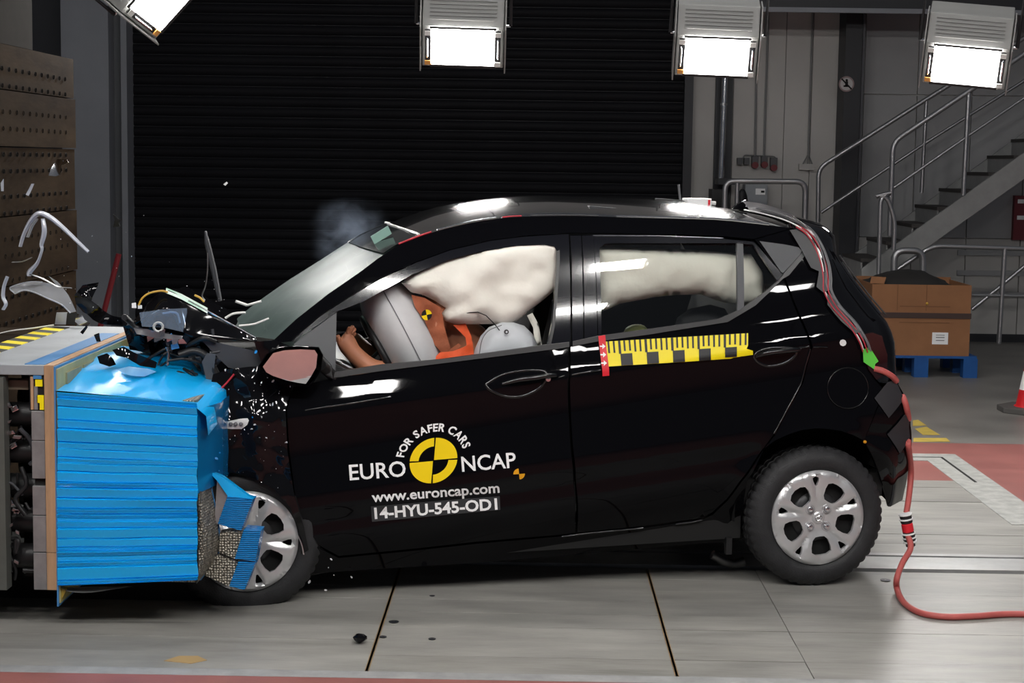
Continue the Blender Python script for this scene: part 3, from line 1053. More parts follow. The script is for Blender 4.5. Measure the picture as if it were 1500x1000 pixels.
# centre pillar films
panel('pillar_film', [(836, 345), (851, 345), (854, 498), (838, 505)], M_pillar, th=0.012, push=0.002, both=True, h=0.02)
panel('pillar_film', [(853, 345), (869, 345), (875, 494), (856, 498)], M_pillar, th=0.012, push=0.002, both=True, h=0.02)
# rear door
rd = panel('rear_door', [(836, 508), (875, 500), (946, 490), (1066, 471), (1107, 447), (1140, 415), (1147, 408), (1160, 440), (1175, 475), (1187, 508), (1174, 560), (1164, 579), (1133, 636), (1115, 660), (1084, 704), (1064, 731), (1043, 750.5), (1027, 758.5), (942, 770), (846, 780), (839, 650), (835, 560)], M_black, th=0.03, both=True, h=0.022)
panel('window_frame', [(870, 345), (960, 346), (1060, 350), (1104, 354), (1149, 405), (1140, 413), (1103, 358), (1075, 356), (900, 356), (886, 357), (878, 364), (881, 492), (876, 493)], M_pillar, rd, th=0.02, push=0.0, h=0.02)
panel('belt_moulding', [(839, 500), (876, 492), (912, 487), (957, 481), (1053, 467), (1085, 453), (1120, 428), (1140, 411), (1152, 396), (1176, 369), (1181, 372), (1156, 403), (1147, 408), (1107, 447), (1066, 471.5), (946, 490.5), (875, 500), (839, 507)], M_mould, rd, th=0.012, push=-0.006, h=0.02)
panel('quarter_bar', [(1079.5, 355), (1088.5, 355), (1090, 450), (1080, 457)], M_trim, rd, th=0.02, push=0.0, h=0.02)
panel('window_glass', [(878, 362), (890, 355), (1081, 355), (1081, 457), (1053, 468), (957, 483), (880, 494)], M_glass, rd, th=0.004, push=0.012, h=0.04, both=True)
panel('quarter_glass', [(1088, 355), (1104, 356), (1138, 413), (1120, 431), (1089, 453)], M_glass, rd, th=0.004, push=0.012, h=0.04, both=True)
panel('chrome_edge', [(868, 344), (960, 344.5), (1060, 348), (1060, 349), (960, 345.8), (868, 345.4)], M_chrome, rd, th=0.004, push=-0.004, h=0.02)
# rear quarter with wheel arch
arch = [(1266, 645), (1250, 637), (1232, 631), (1213, 628), (1195, 627), (1175, 629.5), (1155, 636), (1135, 645), (1120, 656)]
qp = panel('rear_quarter_panel', [(1106, 351), (1160, 335), (1186, 342), (1198, 360), (1206, 382), (1213, 420), (1238, 458), (1262, 487), (1266, 515), (1270, 540), (1285, 560), (1296, 572), (1283, 600)] + arch + [(1136, 637), (1167, 579), (1177, 560), (1190.5, 508), (1178, 474), (1163, 440), (1150, 406)], M_black, th=0.02, both=True, h=0.02)
panel('side_vent_trim', [(1113, 353), (1150, 358), (1170, 362), (1175, 367), (1172, 373), (1147, 400), (1144, 398)], M_trim, qp, th=0.01, push=-0.006, h=0.02)
fc = [(1242 + 30 * math.cos(2 * math.pi * k / 24), 568 + 30 * math.sin(2 * math.pi * k / 24)) for k in range(24)]
ff = panel('fuel_flap', fc, M_black, qp, th=0.008, push=-0.004, h=0.02)
panel('target_dot', [(1235 + 5 * math.cos(k * .785), 502 + 5 * math.sin(k * .785)) for k in range(8)], M_white, qp, th=0.003, push=-0.004, h=0.01)
MB().ball(Lc(1267, 647, -.006), 0.007).build('amber_sensor', mat('amber_lens', (0.8, 0.35, 0.02), 0.3), qp, local=True, smooth=60)
# rear bumper, side and wrap
bseam = [(1266, 646), (1284, 601), (1298, 573), (1306, 562)]
bp_sil = [(1312, 556), (1323, 575), (1332, 600), (1335, 630), (1333.5, 665), (1329, 700), (1322, 732)]
bump = panel('rear_bumper', bseam + bp_sil + [(1302, 742), (1297, 722), (1286, 687), (1276, 664)], M_black, th=0.02, h=0.018, both=True)
sill = panel('side_sill', [(445, 842), (480, 838), (700, 824), (820, 814), (1013, 797), (1078, 792.5), (1089, 787), (1088, 745), (1094, 705), (1114, 668), (1118, 660), (1086, 706), (1066, 733), (1045, 753), (1028, 761.5), (942, 773), (844, 783.5), (700, 796), (600, 807), (496, 817), (468, 803), (450, 780), (441, 800)], M_black, th=0.05, both=True, h=0.02, push=0.004)

# ---- tail: from the side edges round to the centre line
def loft(name, cols, mt, parent=None, n=6, smooth=40, sym=True):
    """cols: list of curves (near side to centre); mirrored to the far side, smoothed across."""
    parent = parent or car
    rows = []
    for i in range(len(cols[0])):
        r_ = [c_[i] for c_ in cols]
        if sym:
            r_ = r_ + [V((p.x, CW - p.y, p.z)) for p in r_[::-1] if abs(p.y - CW / 2) > 1e-3]
        rows.append(smooth_path(r_, n))
    mb = MB().grid(rows)
    return mb.build(name, mt, parent, smooth=smooth, local=True, merge=False)


def resample(pts, n):
    pts = [V(p) for p in pts]
    L = [0]
    for i in range(1, len(pts)):
        L.append(L[-1] + (pts[i] - pts[i - 1]).length)
    out = []
    for k in range(n):
        s = L[-1] * k / (n - 1)
        i = max(j for j in range(len(pts) - 1) if L[j] <= s + 1e-9)
        t = (s - L[i]) / max(1e-9, L[i + 1] - L[i])
        out.append(pts[i].lerp(pts[i + 1], min(1, t)))
    return out


NT = 15
edge = resample([Lc(1198, 356), Lc(1206, 382), Lc(1213, 420), Lc(1238, 458), Lc(1262, 487), Lc(1268, 520), Lc(1272, 544), Lc(1288, 560), Lc(1304, 562)], NT)
sil = resample([Ly(1222, 372, .34), Ly(1240, 398, .33), Ly(1262, 426, .31), Ly(1284, 452, .30), Ly(1300, 472, .28), Ly(1309, 495, .27), Ly(1310, 520, .26), Ly(1310, 545, .26), Ly(1312, 560, .26)], NT)
cen = [V((p.x + 0.065, CW / 2, p.z + 0.01)) for p in sil]
mid = [(a_ + b_) / 2 + V((0.012, -0.012, 0)) for a_, b_ in zip(edge, sil)]
tg = loft('tailgate', [edge, mid, sil, cen], M_black, n=5)
gl = [[a_.lerp(b_, t_) + V((0.004, -0.003, 0.003)) for a_, b_ in zip(edge, sil)][1:8] for t_ in (0.72,)][0]
loft('rear_window', [gl, [p + V((0.005, 0, 0.003)) for p in sil][1:8], [p + V((0.005, 0, 0.003)) for p in cen][1:8]], M_pillar, tg, n=5)
MB().tube(smooth_path([Ly(1230, 374, .22), Ly(1245, 395, .21), Ly(1262, 418, .20), Ly(1280, 440, .19), Ly(1297, 460, .18)], 4), 0.004, 6).build('window_seal', M_mould, tg, local=True, smooth=60)
# tail lamp
tl = panel('tail_lamp', [(1264, 490), (1278, 487), (1292, 492), (1300, 520), (1300, 548), (1284, 556), (1272, 540), (1268, 515)], mat('dark_red_lens', (0.02, 0.004, 0.005), 0.12, coat=1), th=0.02, push=-0.012, h=0.02, both=True)
# bumper wrap
be = resample([Lc(*p) for p in bp_sil + [(1304, 742)]], 9)
bc = [V((p.x + 0.10, CW / 2, p.z)) for p in be]
bm_ = [V((p.x + 0.055, 0.42, p.z)) for p in be]
loft('bumper_wrap', [be, bm_, bc], M_black, bump, n=6)
# roof
NX = 26
re_ = resample([Lc(*p) for p in A_out[7:]] + [Lc(1186, 341)], NX)
crown = pchip([0, 0.12, 0.4, 0.75, 1.0], [0.022, 0.05, 0.068, 0.06, 0.035])
cols = []
for v in (0, 0.12, 0.3, 0.6, 1.0):
    c_ = []
    for i, p in enumerate(re_):
        yy = p.y + (CW / 2 - p.y) * v
        xx = p.x - 0.07 * math.sin(v * math.pi / 2) * max(0, 1 - i / 6) + 0.05 * math.sin(v * math.pi / 2) * max(0, (i - NX + 6) / 6)
        c_.append(V((xx, yy, p.z + crown(i / (NX - 1)) * math.sin(v * math.pi / 2) ** 0.9)))
    cols.append(c_)
M_roof = mat('scuffed_black_roof', (0.004, 0.004, 0.005), 0.16, coat=1.0, bump=0.03, bscale=7, bdist=0.02)
roof = loft('roof', cols, M_roof, n=4)
# pale seam between roof and windscreen, red, grey and bright lines along the gutter
MB().tube([p + V((-.004, 0, 0.006)) for p in smooth_path([c_[0] for c_ in cols] + [V((c_[0].x, CW - c_[0].y, c_[0].z)) for c_ in cols[-2::-1]], 5)], 0.006, 6).build('header_strip', M_wire_w, roof, local=True, smooth=60)
gut = smooth_path([Lc(x, y - 1, -.004) for x, y in A_out[6:]], 4)
n_ = len(gut)
MB().tube(gut[: int(n_ * .17)], 0.004, 6).build('gutter_line', M_wire_r, roof, local=True)
MB().tube(gut[int(n_ * .17): int(n_ * .36)], 0.0045, 6).build('gutter_line', M_chrome, roof, local=True)
MB().tube(gut[int(n_ * .36): int(n_ * .48)], 0.003, 6).build('gutter_line', M_wire_r, roof, local=True)
MB().tube(gut[int(n_ * .48): int(n_ * .62)], 0.003, 6).build('gutter_line', M_smoketape, roof, local=True)
MB().tube(gut[int(n_ * .62): int(n_ * .95)], 0.005, 6).build('gutter_line', M_chrome, roof, local=True)
# spoiler
s0 = [Lc(1160, 333.5), Lc(1186, 340), V((0, 0, 0))]
sp_a = [Lc(1150, 331), Lc(1184, 340), Lc(1198, 352), Lc(1204, 372)]
sp_b = [Ly(1165, 318, .36), Ly(1208, 330, .36), Ly(1222, 343, .36), Ly(1226, 372, .36)]
sp_c = [V((p.x + 0.05, CW / 2, p.z + 0.012)) for p in sp_b]
loft('spoiler', [resample(sp_a, 8), resample(sp_b, 8), resample(sp_c, 8)], M_black, n=6)
# windscreen
ws_e = resample([Lc(x, y, 0.004) for x, y in A_out[1:8]], 14)
cols = []
for v in (0, 0.2, 0.5, 1.0):
    c_ = []
    for i, p in enumerate(ws_e):
        t_ = i / 13
        sb = math.sin(v * math.pi / 2)
        c_.append(V((p.x - (0.17 - 0.10 * t_) * sb, p.y + (CW / 2 - p.y) * v, p.z + (-0.02 + 0.045 * t_) * sb)))
    cols.append(c_)
ws = loft('windscreen', cols, M_screen, n=6)
bandc = [[p + V((-.004, -.002, .005)) for p in c_[10:]] for c_ in cols]
loft('shade_band', bandc, mat('dark_glass_band', (0.012, 0.014, 0.015), 0.12), ws, n=6)
MB().obox(Ly(572, 355, 0.72), (0.035, 0, 0.024), (0, 0.05, 0), (-0.012, 0, 0.02)).build('mirror_bracket', M_blackp, ws, local=True, bevel=.006)
q = Ly(569, 355, 0.42) + V((-.03, 0, .03))
MB().obox(q, (0.035, 0, 0.022), (0, 0.004, 0), (-0.008, 0, 0.016)).build('sensor_sticker', mat('pale_green_sticker', (0.25, 0.42, 0.36), 0.5), ws, local=True)
# underbody
under = MB()
sl_ = [Lc(x, y) for x, y in ((480, 836), (1078, 790))]
dz = (sl_[1].z - sl_[0].z) / (sl_[1].x - sl_[0].x)
for (xa, xb, up_) in ((sl_[0].x - 0.12, sl_[1].x, 0.0), (-0.34, 0.30, 0.14)):
    za, zb = sl_[0].z + dz * (xa - sl_[0].x) + .02 + up_, sl_[0].z + dz * (xb - sl_[0].x) + .02 + up_
    under.add([(xa, .12, za), (xb, .12, zb), (xb, CW - .12, zb), (xa, CW - .12, za), (xa, .12, za + .1), (xb, .12, zb + .1), (xb, CW - .12, zb + .1), (xa, CW - .12, za + .1)],
              [(0, 3, 2, 1), (4, 5, 6, 7), (0, 1, 5, 4), (1, 2, 6, 5), (2, 3, 7, 6), (3, 0, 4, 7)])
under.build('underbody', M_dark, car, local=True)
# rear wheel housing liner
wl = MB()
_ar = [(math.cos(R(a_)), math.sin(R(a_))) for a_ in range(24, 190, 6)]
wl.grid([[(c_ * r_, y_, 0.31 + s_ * r_) for c_, s_ in _ar] for r_, y_ in ((0.352, 0.07), (0.352, 0.34), (0.02, 0.34))])
o = wl.build('wheel_housing', M_dark, car, local=True, smooth=40)
mirror(o)
# inner skins so that the cabin is dark
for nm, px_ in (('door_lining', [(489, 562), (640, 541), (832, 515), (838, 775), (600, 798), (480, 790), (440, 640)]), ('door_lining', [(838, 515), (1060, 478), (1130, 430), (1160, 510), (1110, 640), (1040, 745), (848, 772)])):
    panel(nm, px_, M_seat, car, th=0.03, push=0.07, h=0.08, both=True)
# ------------------------------------------------------------------ wheels
RW, RT_ = 0.197, 0.291


def wheel(name, c, flat=False, rot=0):
    c = V(c)
    mb = MB()
    prof = [(0.195, 0.012), (0.205, 0.0), (0.222, -0.008), (0.25, -0.006), (0.268, 0.004), (0.280, 0.016), (0.288, 0.026), (0.291, 0.034), (0.291, 0.06), (0.284, 0.062), (0.284, 0.070), (0.291, 0.072), (0.291, 0.10), (0.284, 0.102), (0.284, 0.11), (0.291, 0.112), (0.291, 0.14), (0.284, 0.165), (0.25, 0.18), (0.19, 0.17)]
    seg = 144
    rows = []
    for i, (r_, h_) in enumerate(prof):
        row = []
        for k in range(seg):
            rr = r_
            if 5 <= i <= 17 and k % 3 == 0:
                rr -= 0.006
            a_ = 2 * math.pi * k / seg
            p = V((rr * math.cos(a_), h_, rr * math.sin(a_)))
            if flat and c.z + p.z < 0.0:
                p.y -= 0.02 * min(1, -(c.z + p.z) / .03) * (1 if h_ < .08 else -1)
                p.z = -c.z + 0.0
            row.append(c + p)
        rows.append(row)
    mb.grid(rows, closed=True, flip=True)
    w_ = mb.build(name, M_rubber, car, smooth=32, local=True)
    FRAME[w_.name] = CM
    # wheel cover
    holes = []
    for k in range(5):
        a0 = R(60 + rot + 72 * k)
        h_ = []
        for (f_, da) in ((0.41, -14), (0.39, 0), (0.41, 14), (0.49, 19.5), (0.64, 19), (0.745, 16.5), (0.785, 9), (0.79, 0), (0.785, -9), (0.745, -16.5), (0.64, -19), (0.49, -19.5)):
            a_ = a0 + R(da)
            h_.append((RW * f_ * math.cos(a_), RW * f_ * math.sin(a_)))
        holes.append(h_)
        a0 = R(24 + rot + 72 * k)
        holes.append([(RW * f_ * math.cos(a0 + R(da)), RW * f_ * math.sin(a0 + R(da))) for f_, da in ((0.69, -1.5), (0.69, 1.5), (0.80, 4.5), (0.86, 4.5), (0.875, 0), (0.86, -4.5), (0.80, -4.5))])
    outer = [(RW * math.cos(2 * math.pi * k / 96), RW * math.sin(2 * math.pi * k / 96)) for k in range(96)]
    v2, fs, lp = tri2d(outer, holes, 0.009, dens=True)
    pf = pchip([0, .2, .45, .75, .92, 1.0], [0.004, 0.003, -0.006, -0.012, -0.010, 0.004])

    def cover(x, z):
        r_ = math.hypot(x, z) / RW
        a_ = math.degrees(math.atan2(z, x))
        d24 = abs((a_ - 24 - rot + 36) % 72 - 36)        # distance from the small-hole axis
        y = pf(r_)
        if r_ > 0.3:
            y += 0.013 * max(0, 1 - abs(d24) / 9.0) * min(1, (r_ - .3) / .25) * (1 if r_ < .9 else 0)     # valley in the spoke pair
            y += 0.010 * max(0, 1 - abs(d24 - 36) / 17) * (1 if .74 < r_ < .97 else 0)                 # dished outer pocket
        return V((c.x + x, c.y + y - 0.004, c.z + z)), V((0, 1, 0))
    mb = sheet(MB(), v2, fs, cover, 0.014)
    cv = mb.build('wheel_cover', M_silver, w_, smooth=30, local=True, merge=False)
    MB().lathe([(0.0, 0.03), (RW * .98, 0.03), (RW * .98, 0.08)], c, (0, 1, 0), 40).build('steel_disc', M_dark, w_, local=True)
    MB().lathe([(0.0, 0.018), (0.07, 0.018), (0.10, 0.024), (0.105, 0.03)], c, (0, 1, 0), 32).build('brake_drum', mat('dull_drum', (0.05, 0.05, 0.052), 0.4, metal=.6), w_, local=True, smooth=40)
    for k in range(4):
        a_ = R(45 + 90 * k)
        p = c + V((0.26 * RW * math.cos(a_), -0.004, 0.26 * RW * math.sin(a_)))
        MB().lathe([(0.0, -0.014), (0.008, -0.013), (0.0125, -0.006), (0.013, 0.004), (0.017, 0.004), (0.019, -0.003), (0.022, .004)], p, (0, 1, 0), 16).build('wheel_nut', M_chrome, w_, local=True, smooth=40)
    p = c + V((0, -0.004, 0))
    MB().lathe([(0.0, -0.003), (0.020, -0.003), (0.025, 0.0), (0.027, 0.008)], p, (0, 1, 0), 28).build('centre_cap', M_silver, w_, local=True, smooth=30)
    e_ = [p + V((0.015 * math.cos(a_) , -0.005, 0.0095 * math.sin(a_) + 0.003 * math.cos(a_))) for a_ in [2 * math.pi * k / 24 for k in range(25)]]
    b_ = MB().tube(e_, 0.0014, 6, caps=False)
    b_.build('centre_emblem', M_chrome, w_, local=True)
    MB().bar(p + V((-0.007, -0.005, -0.007)), p + V((-0.003, -0.005, 0.007)), 0.002, 0.0025, (0, 1, 0)).build('centre_emblem', M_chrome, w_, local=True)
    MB().bar(p + V((0.003, -0.005, -0.007)), p + V((0.007, -0.005, 0.007)), 0.002, 0.0025, (0, 1, 0)).build('centre_emblem', M_chrome, w_, local=True)
    MB().bar(p + V((-0.005, -0.005, 0.0)), p + V((0.005, -0.005, 0.001)), 0.002, 0.0025, (0, 1, 0)).build('centre_emblem', M_chrome, w_, local=True)
    return w_


rc = Ly(1200, 757, 0.02)
wheel('rear_wheel', (rc.x, 0.035, 0.291))
fc_ = Ly(362, 793, 0.02)
wheel('front_wheel', (fc_.x, 0.02, fc_.z), flat=True, rot=-26)
for (x, z) in ((rc.x, .291), (fc_.x, fc_.z)):
    prof = [(0.0, 0.01), (0.195, 0.012), (0.222, -0.008), (0.268, 0.004), (0.291, 0.034), (0.291, 0.14), (0.25, 0.18), (0.0, 0.17)]
    MB().lathe([(r_, -h_) for r_, h_ in prof], (x, CW - 0.035, z), (0, 1, 0), 48).build('far_wheel', M_rubber, car, smooth=35, local=True)
MB().tube([(rc.x, .2, .29), (rc.x, CW - .2, .29)], 0.04, 12).build('rear_axle', M_dark, car, local=True)
MB().tube([Ly(1043, 812, .35), Ly(1060, 822, .35), Ly(1075, 826, .35), Ly(1090, 822, .35)], 0.02, 10).build('exhaust_pipe', mat('exhaust_steel', (0.18, 0.18, 0.18), 0.4, metal=.8), car, local=True, smooth=50)
MB().box(*(lambda p: (p.x - .012, p.x + .012, .10, .13, p.z - .03, p.z + .04))(Ly(1066, 800, .12))).build('jacking_tab', M_blackp, car, local=True)

# ------------------------------------------------------------------ door handles, mirror, aerials
def handle(parent, cups, bar, key):
    """recess cup outline, grip bar path and optional lock cap, in pixels"""
    poly = [Lc(*p) for p in cups]
    v2, fs, _ = tri2d([(p.x, p.z) for p in poly], (), 0.012)
    cx = sum(p.x for p in poly) / len(poly)
    lp = [(p.x, p.z) for p in poly]
    mb = sheet(MB(), v2, fs, lambda x, z: (onside(x, z, -0.0015 + min(0.02, 0.9 * bdist((x, z), [lp]))), V((0, 1, 0))), 0.004)
    mb.build('handle_recess', M_black, parent, local=True, smooth=40, merge=False)
    MB().tube(smooth_path([Lc(x, y, 0.003) for x, y in cups] + [Lc(*cups[0], .003)], 4), 0.007, 8).build('recess_highlight_lip', M_edgep, parent, local=True, smooth=60)  # raised rim added round the recess to catch highlights
    pts = smooth_path([Lc(x, y, ps) for x, y, ps in bar], 5)
    n = len(pts)
    rows = []
    for i, p in enumerate(pts):
        rr = 0.011 * (1 - 0.35 * abs(2 * i / (n - 1) - 1) ** 3)
        rows.append([p + V((0, -math.sin(a_) * 0.010, math.cos(a_) * rr)) for a_ in [2 * math.pi * k / 10 for k in range(10)]])
    MB().grid(rows, closed=True).build('door_handle', M_edgep, parent, local=True, smooth=60)
    if key:
        MB().lathe([(0.0, -0.004), (0.010, -0.003), (0.013, 0.004)], Lc(*key, -0.006), (0, 1, 0), 16).build('lock_cap', M_chrome, parent, local=True, smooth=50)


def rim_line(parent, pts, r_=0.0022, mt=None):  # thin ribs added along creases and edges to catch lamp highlights
    return MB().tube(smooth_path([Lc(x, y, -0.001) for x, y in pts], 4), r_, 6).build('crease_highlight_rib', mt or M_edgep, parent, local=True, smooth=60)


handle(fd, [(711, 563), (735, 549), (765, 543), (795, 543), (800, 552), (790, 568), (765, 580), (740, 580), (718, 571)], [(735, 562, 0.002), (760, 556, -0.022), (785, 553, -0.024), (803, 550, -0.018), (815, 550, -.002)], (803, 555))
handle(rd, [(1104, 521), (1115, 512.5), (1135, 509), (1160, 510), (1166, 518), (1150, 531), (1126, 536), (1110, 530)], [(1106, 522, 0.002), (1122, 517, -0.022), (1145, 514, -0.024), (1165, 512, -0.014), (1172, 512, -.002)], None)
for par_, pts_ in ((fd, [(447, 600), (490, 594), (530, 588), (572, 581)]), (fd, [(818, 552), (826, 550.5)]), (rd, [(838, 548.5), (860, 545), (880, 542)]), (rd, [(1156, 512), (1172, 509), (1185, 507.5)]), (qp, [(1191, 508), (1200, 508), (1212, 508.5)]),
                   (rd, [(1187, 511), (1180, 535), (1173.5, 560), (1164, 579), (1148, 609), (1134, 635)]), (sill, [(823, 785.5), (843, 783), (900, 777), (942, 773)]), (sill, [(990, 767), (1015, 764), (1028, 761)])):
    rim_line(par_, pts_, 0.0042)
MB().tube([Lc(x, y, -.003) for x, y in fc + fc[:1]], 0.0025, 6, caps=False).build('flap_highlight_rim', M_edgep, ff, local=True, smooth=60)  # thin ring added for the faint highlight round the flap
# door mirror, knocked over so that its glass looks out to the side
def mpt(px, py, d=0.0):
    p = Ly(px, py, -0.08 + d)
    return p


mg = [(385, 537), (400, 517), (416, 513), (440, 511.5), (461, 512.5), (465, 519), (463, 538), (455, 552), (448, 562), (436, 560.5), (420, 557), (400, 550.5), (390, 545)]
mo = [(380, 536), (391, 519), (410, 509), (440, 507), (466, 509), (472, 520), (469, 541), (460, 557), (451, 566), (434, 564), (414, 560), (393, 552)]
cx_, cy_ = 428, 535


def tilt(px, py, d=0.0):                # mirror plane: upper edge leans towards the viewer
    return mpt(px, py, d + 0.0009 * (py - cy_) + 0.0002 * (px - cx_))


mir = MB()
rings = []
for s_, d_ in ((0.97, 0.004), (1.0, -0.004), (1.03, 0.0), (1.04, 0.03), (0.95, 0.075), (0.75, 0.105), (0.4, 0.12), (0.02, 0.122)):
    rings.append([tilt(cx_ + (x - cx_) * s_, cy_ + (y - cy_) * s_, d_) for x, y in mo])
mir.grid(rings, closed=True, flip=False)
dm = mir.build('door_mirror', M_black, car, local=True, smooth=35)
M_mirror = mat('mirror_glass', (0.82, 0.8, 0.8), 0.02, metal=1.0)
MB().prism([tilt(x, y, 0.002) for x, y in mg], (0, 0.004, 0)).build('mirror_glass', M_mirror, dm, local=True)
MB().tube([Ly(470, 535, .0), Ly(482, 545, .06), Lc(490, 553, .02)], 0.022, 10).build('mirror_arm', M_blackp, dm, local=True, smooth=50)
MB().prism([Lc(472, 520, -.03), Lc(486, 535, -.03), Lc(488, 556, -.03), Lc(474, 548, -.03)], (0, 0.04, 0)).build('mirror_foot', M_blackp, dm, local=True, bevel=.006)

# shark-fin aerial
q = [Ly(1072, 306, 0.7), Ly(1078, 299, 0.7), Ly(1092, 292.5, 0.7), Ly(1095, 296, 0.7), Ly(1095, 308, 0.7)]
MB().prism([p + V((0, -.012, 0)) for p in q], (0, 0.024, 0)).build('shark_fin_aerial', M_black, roof, local=True, bevel=.004, smooth=40)

# ------------------------------------------------------------------ lettering and tapes on the doors
def decal(name, v2, fs, parent, mt, lift=0.0025, sub=True):
    vs = [Lc(x, y, -lift) for x, y in v2]
    mb = MB()
    for f in fs:
        p = [vs[i] for i in f]
        nrm = (p[1] - p[0]).cross(p[2] - p[0])
    mb.add(vs, [f if (vs[f[1]] - vs[f[0]]).cross(vs[f[2]] - vs[f[0]]).y < 0 else f[::-1] for f in fs])
    return mb.build(name, mt, parent, local=True, merge=False)


def line_text(body, p0, p1, cap, parent, mt, name, bold=0.0, lift=0.003, spacing=1.0):
    v2, fs, w_ = text_mesh(body, 1.0, spacing, bold)
    dx, dy = p1[0] - p0[0], p1[1] - p0[1]
    L = math.hypot(dx, dy)
    ux, uy = dx / L, dy / L
    sx = L / w_
    sy = cap / CAP
    pts = [(p0[0] + ux * x * sx + (-0.06) * 0 * y + uy * y * sy, p0[1] + uy * x * sx - ux * y * sy) for x, y in v2]
    return decal(name, pts, fs, parent, mt, lift)


line_text('EURO', (512.4, 703), (595, 697), 22, fd, M_white, 'door_lettering', 0.012)
line_text('NCAP', (677, 690.5), (756.5, 684), 21.5, fd, M_white, 'door_lettering', 0.012)
line_text('www.euroncap.com', (545, 735), (732, 721), 14.0, fd, M_white, 'door_lettering', 0.022)
panel('number_plate_film', [(543.5, 741.5), (732, 726.5), (733, 746.5), (545, 764)], M_plate, fd, th=0.001, push=-0.0022, h=0.03)
line_text('14-HYU-545-OD1', (549, 759.5), (729, 745.5), 15.5, fd, M_white, 'door_lettering', 0.03, lift=0.0055)
lc = (635, 674.3)


def pol(r_, a_, tl=4.0):                 # point of the round badge, tilted with the door
    a2 = R(a_)
    x, y = r_ * math.cos(a2), r_ * math.sin(a2) * 0.955
    t_ = R(tl)
    return (lc[0] + x * math.cos(t_) + y * math.sin(t_) * 1, lc[1] - y * math.cos(t_) - 0 + x * -math.sin(t_))


def sector(name, r0, r1, a0, a1, mt, lift):
    n = 14
    pts = [pol(r1, a0 + (a1 - a0) * k / n) for k in range(n + 1)] + ([pol(r0, a0 + (a1 - a0) * k / n) for k in range(n, -1, -1)] if r0 > 1 else [pol(r0 if r0 else 0, (a0 + a1) / 2)])
    n1 = n + 1
    if r0 > 1:
        fs = [(k, k + 1, 2 * n1 - 2 - k, 2 * n1 - 1 - k) for k in range(n)]
    else:
        fs = [(k, k + 1, n1) for k in range(n)]
    decal(name, pts, fs, fd, mt, lift)


g_ = 1.6
sector('badge_quadrant', 1.0, 35, 2, 88, M_yellow, 0.003)
sector('badge_quadrant', 1.0, 35, 182, 268, M_yellow, 0.003)
sector('badge_quadrant', 22, 35, 92, 178, M_yellow, 0.003)
sector('badge_quadrant', 22, 35, 272, 358, M_yellow, 0.003)
arc = 'FOR SAFER CARS'
adv = []
tot = 0
for ch in arc:
    w_ = 0.30 if ch == ' ' else text_mesh(ch, 1.0, 1.0, 0.02)[2] + 0.09
    adv.append((tot, w_))
    tot += w_
tot -= 0.09
A0, A1 = 169.5, 19.5
for ch, (s_, w_) in zip(arc, adv):
    if ch == ' ':
        continue
    v2, fs, ww = text_mesh(ch, 1.0, 1.0, 0.03)
    out = []
    for x, y in v2:
        a_ = A0 + (A1 - A0) * (s_ + x) / tot
        out.append(pol(45 + 11.5 * y / CAP, a_))
    decal('arched_letter', out, fs, fd, M_white, 0.003)
for a0 in (95, 275):
    c_ = (760.4, 694)
    pts = [c_] + [(c_[0] + 8.5 * math.cos(R(a0 + k * 9)), c_[1] - 8 * math.sin(R(a0 + k * 9))) for k in range(11)]
    decal('target_mark', pts, [(0, k, k + 1) for k in range(1, 11)], fd, mat('orange_target', (0.85, 0.38, 0.01), 0.5), 0.003)
# yellow and black measuring tape
def tp(u, v):                            # u along, v down (0..1) on the tape, in pixels
    x = 885 + (1096 - 885) * u
    return (x + 3.5 * v - 4 * v * u, 500.3 - 12.5 * u + 36.5 * v)


tape = panel('measuring_tape', [tp(0, 0), tp(.5, 0), tp(1, 0), tp(1, .5), tp(0.99, .62), tp(1.035, .72), tp(1.035, .88), tp(0.9, .95), tp(0.88, .98), tp(.5, 1), tp(0, 1)], M_tapey, rd, th=0.001, push=-0.005, h=0.014)


def tquad(u0, u1, v0, v1):
    n = 3
    m_ = 4
    if v1 - v0 > .3:
        g_ = [tp(u0 + (u1 - u0) * a_ / n, v0 + (v1 - v0) * b_ / m_) for b_ in range(m_ + 1) for a_ in range(n + 1)]
        return g_, [(b_ * (n + 1) + a_, b_ * (n + 1) + a_ + 1, (b_ + 1) * (n + 1) + a_ + 1, (b_ + 1) * (n + 1) + a_) for b_ in range(m_) for a_ in range(n)]
    pts = [tp(u0 + (u1 - u0) * k / n, v0) for k in range(n + 1)] + [tp(u0 + (u1 - u0) * k / n, v1) for k in range(n, -1, -1)]
    return pts, [(k, k + 1, 2 * n - k, 2 * n + 1 - k) for k in range(n)]


per = 0.1835
for k in range(5):
    u0 = 0.105 + per * k
    decal('tape_block', *tquad(u0, u0 + 0.083, .52, .99 - .07 * (k == 4)), tape, M_tapek, 0.0078)
ntick = 0
for k in range(27):
    u0 = 0.022 + k * per / 5
    ln = .47 if (k % 5) in (0, 1) else .42
    decal('tape_tick', *tquad(u0, u0 + 0.013 + (0.004 if k % 5 == 2 else 0), 0.0, ln if k % 5 != 2 else .52), tape, M_tapek, 0.0078)
rt = panel('red_tape', [(876.5, 492), (886.7, 490.7), (892.5, 550), (882.7, 551)], M_red, rd, th=0.001, push=-0.0105, h=0.02)
for k in range(3):
    x, y = 882.5 + k * 1.0, 507 + k * 12.3
    decal('arrow_print', [(x - 4, y - 1), (x, y - 1), (x, y - 4), (x + 4.5, y), (x, y + 4), (x, y + 1), (x - 4, y + 1)], [(0, 1, 5, 6), (2, 3, 4)], rt, M_white, 0.0125)

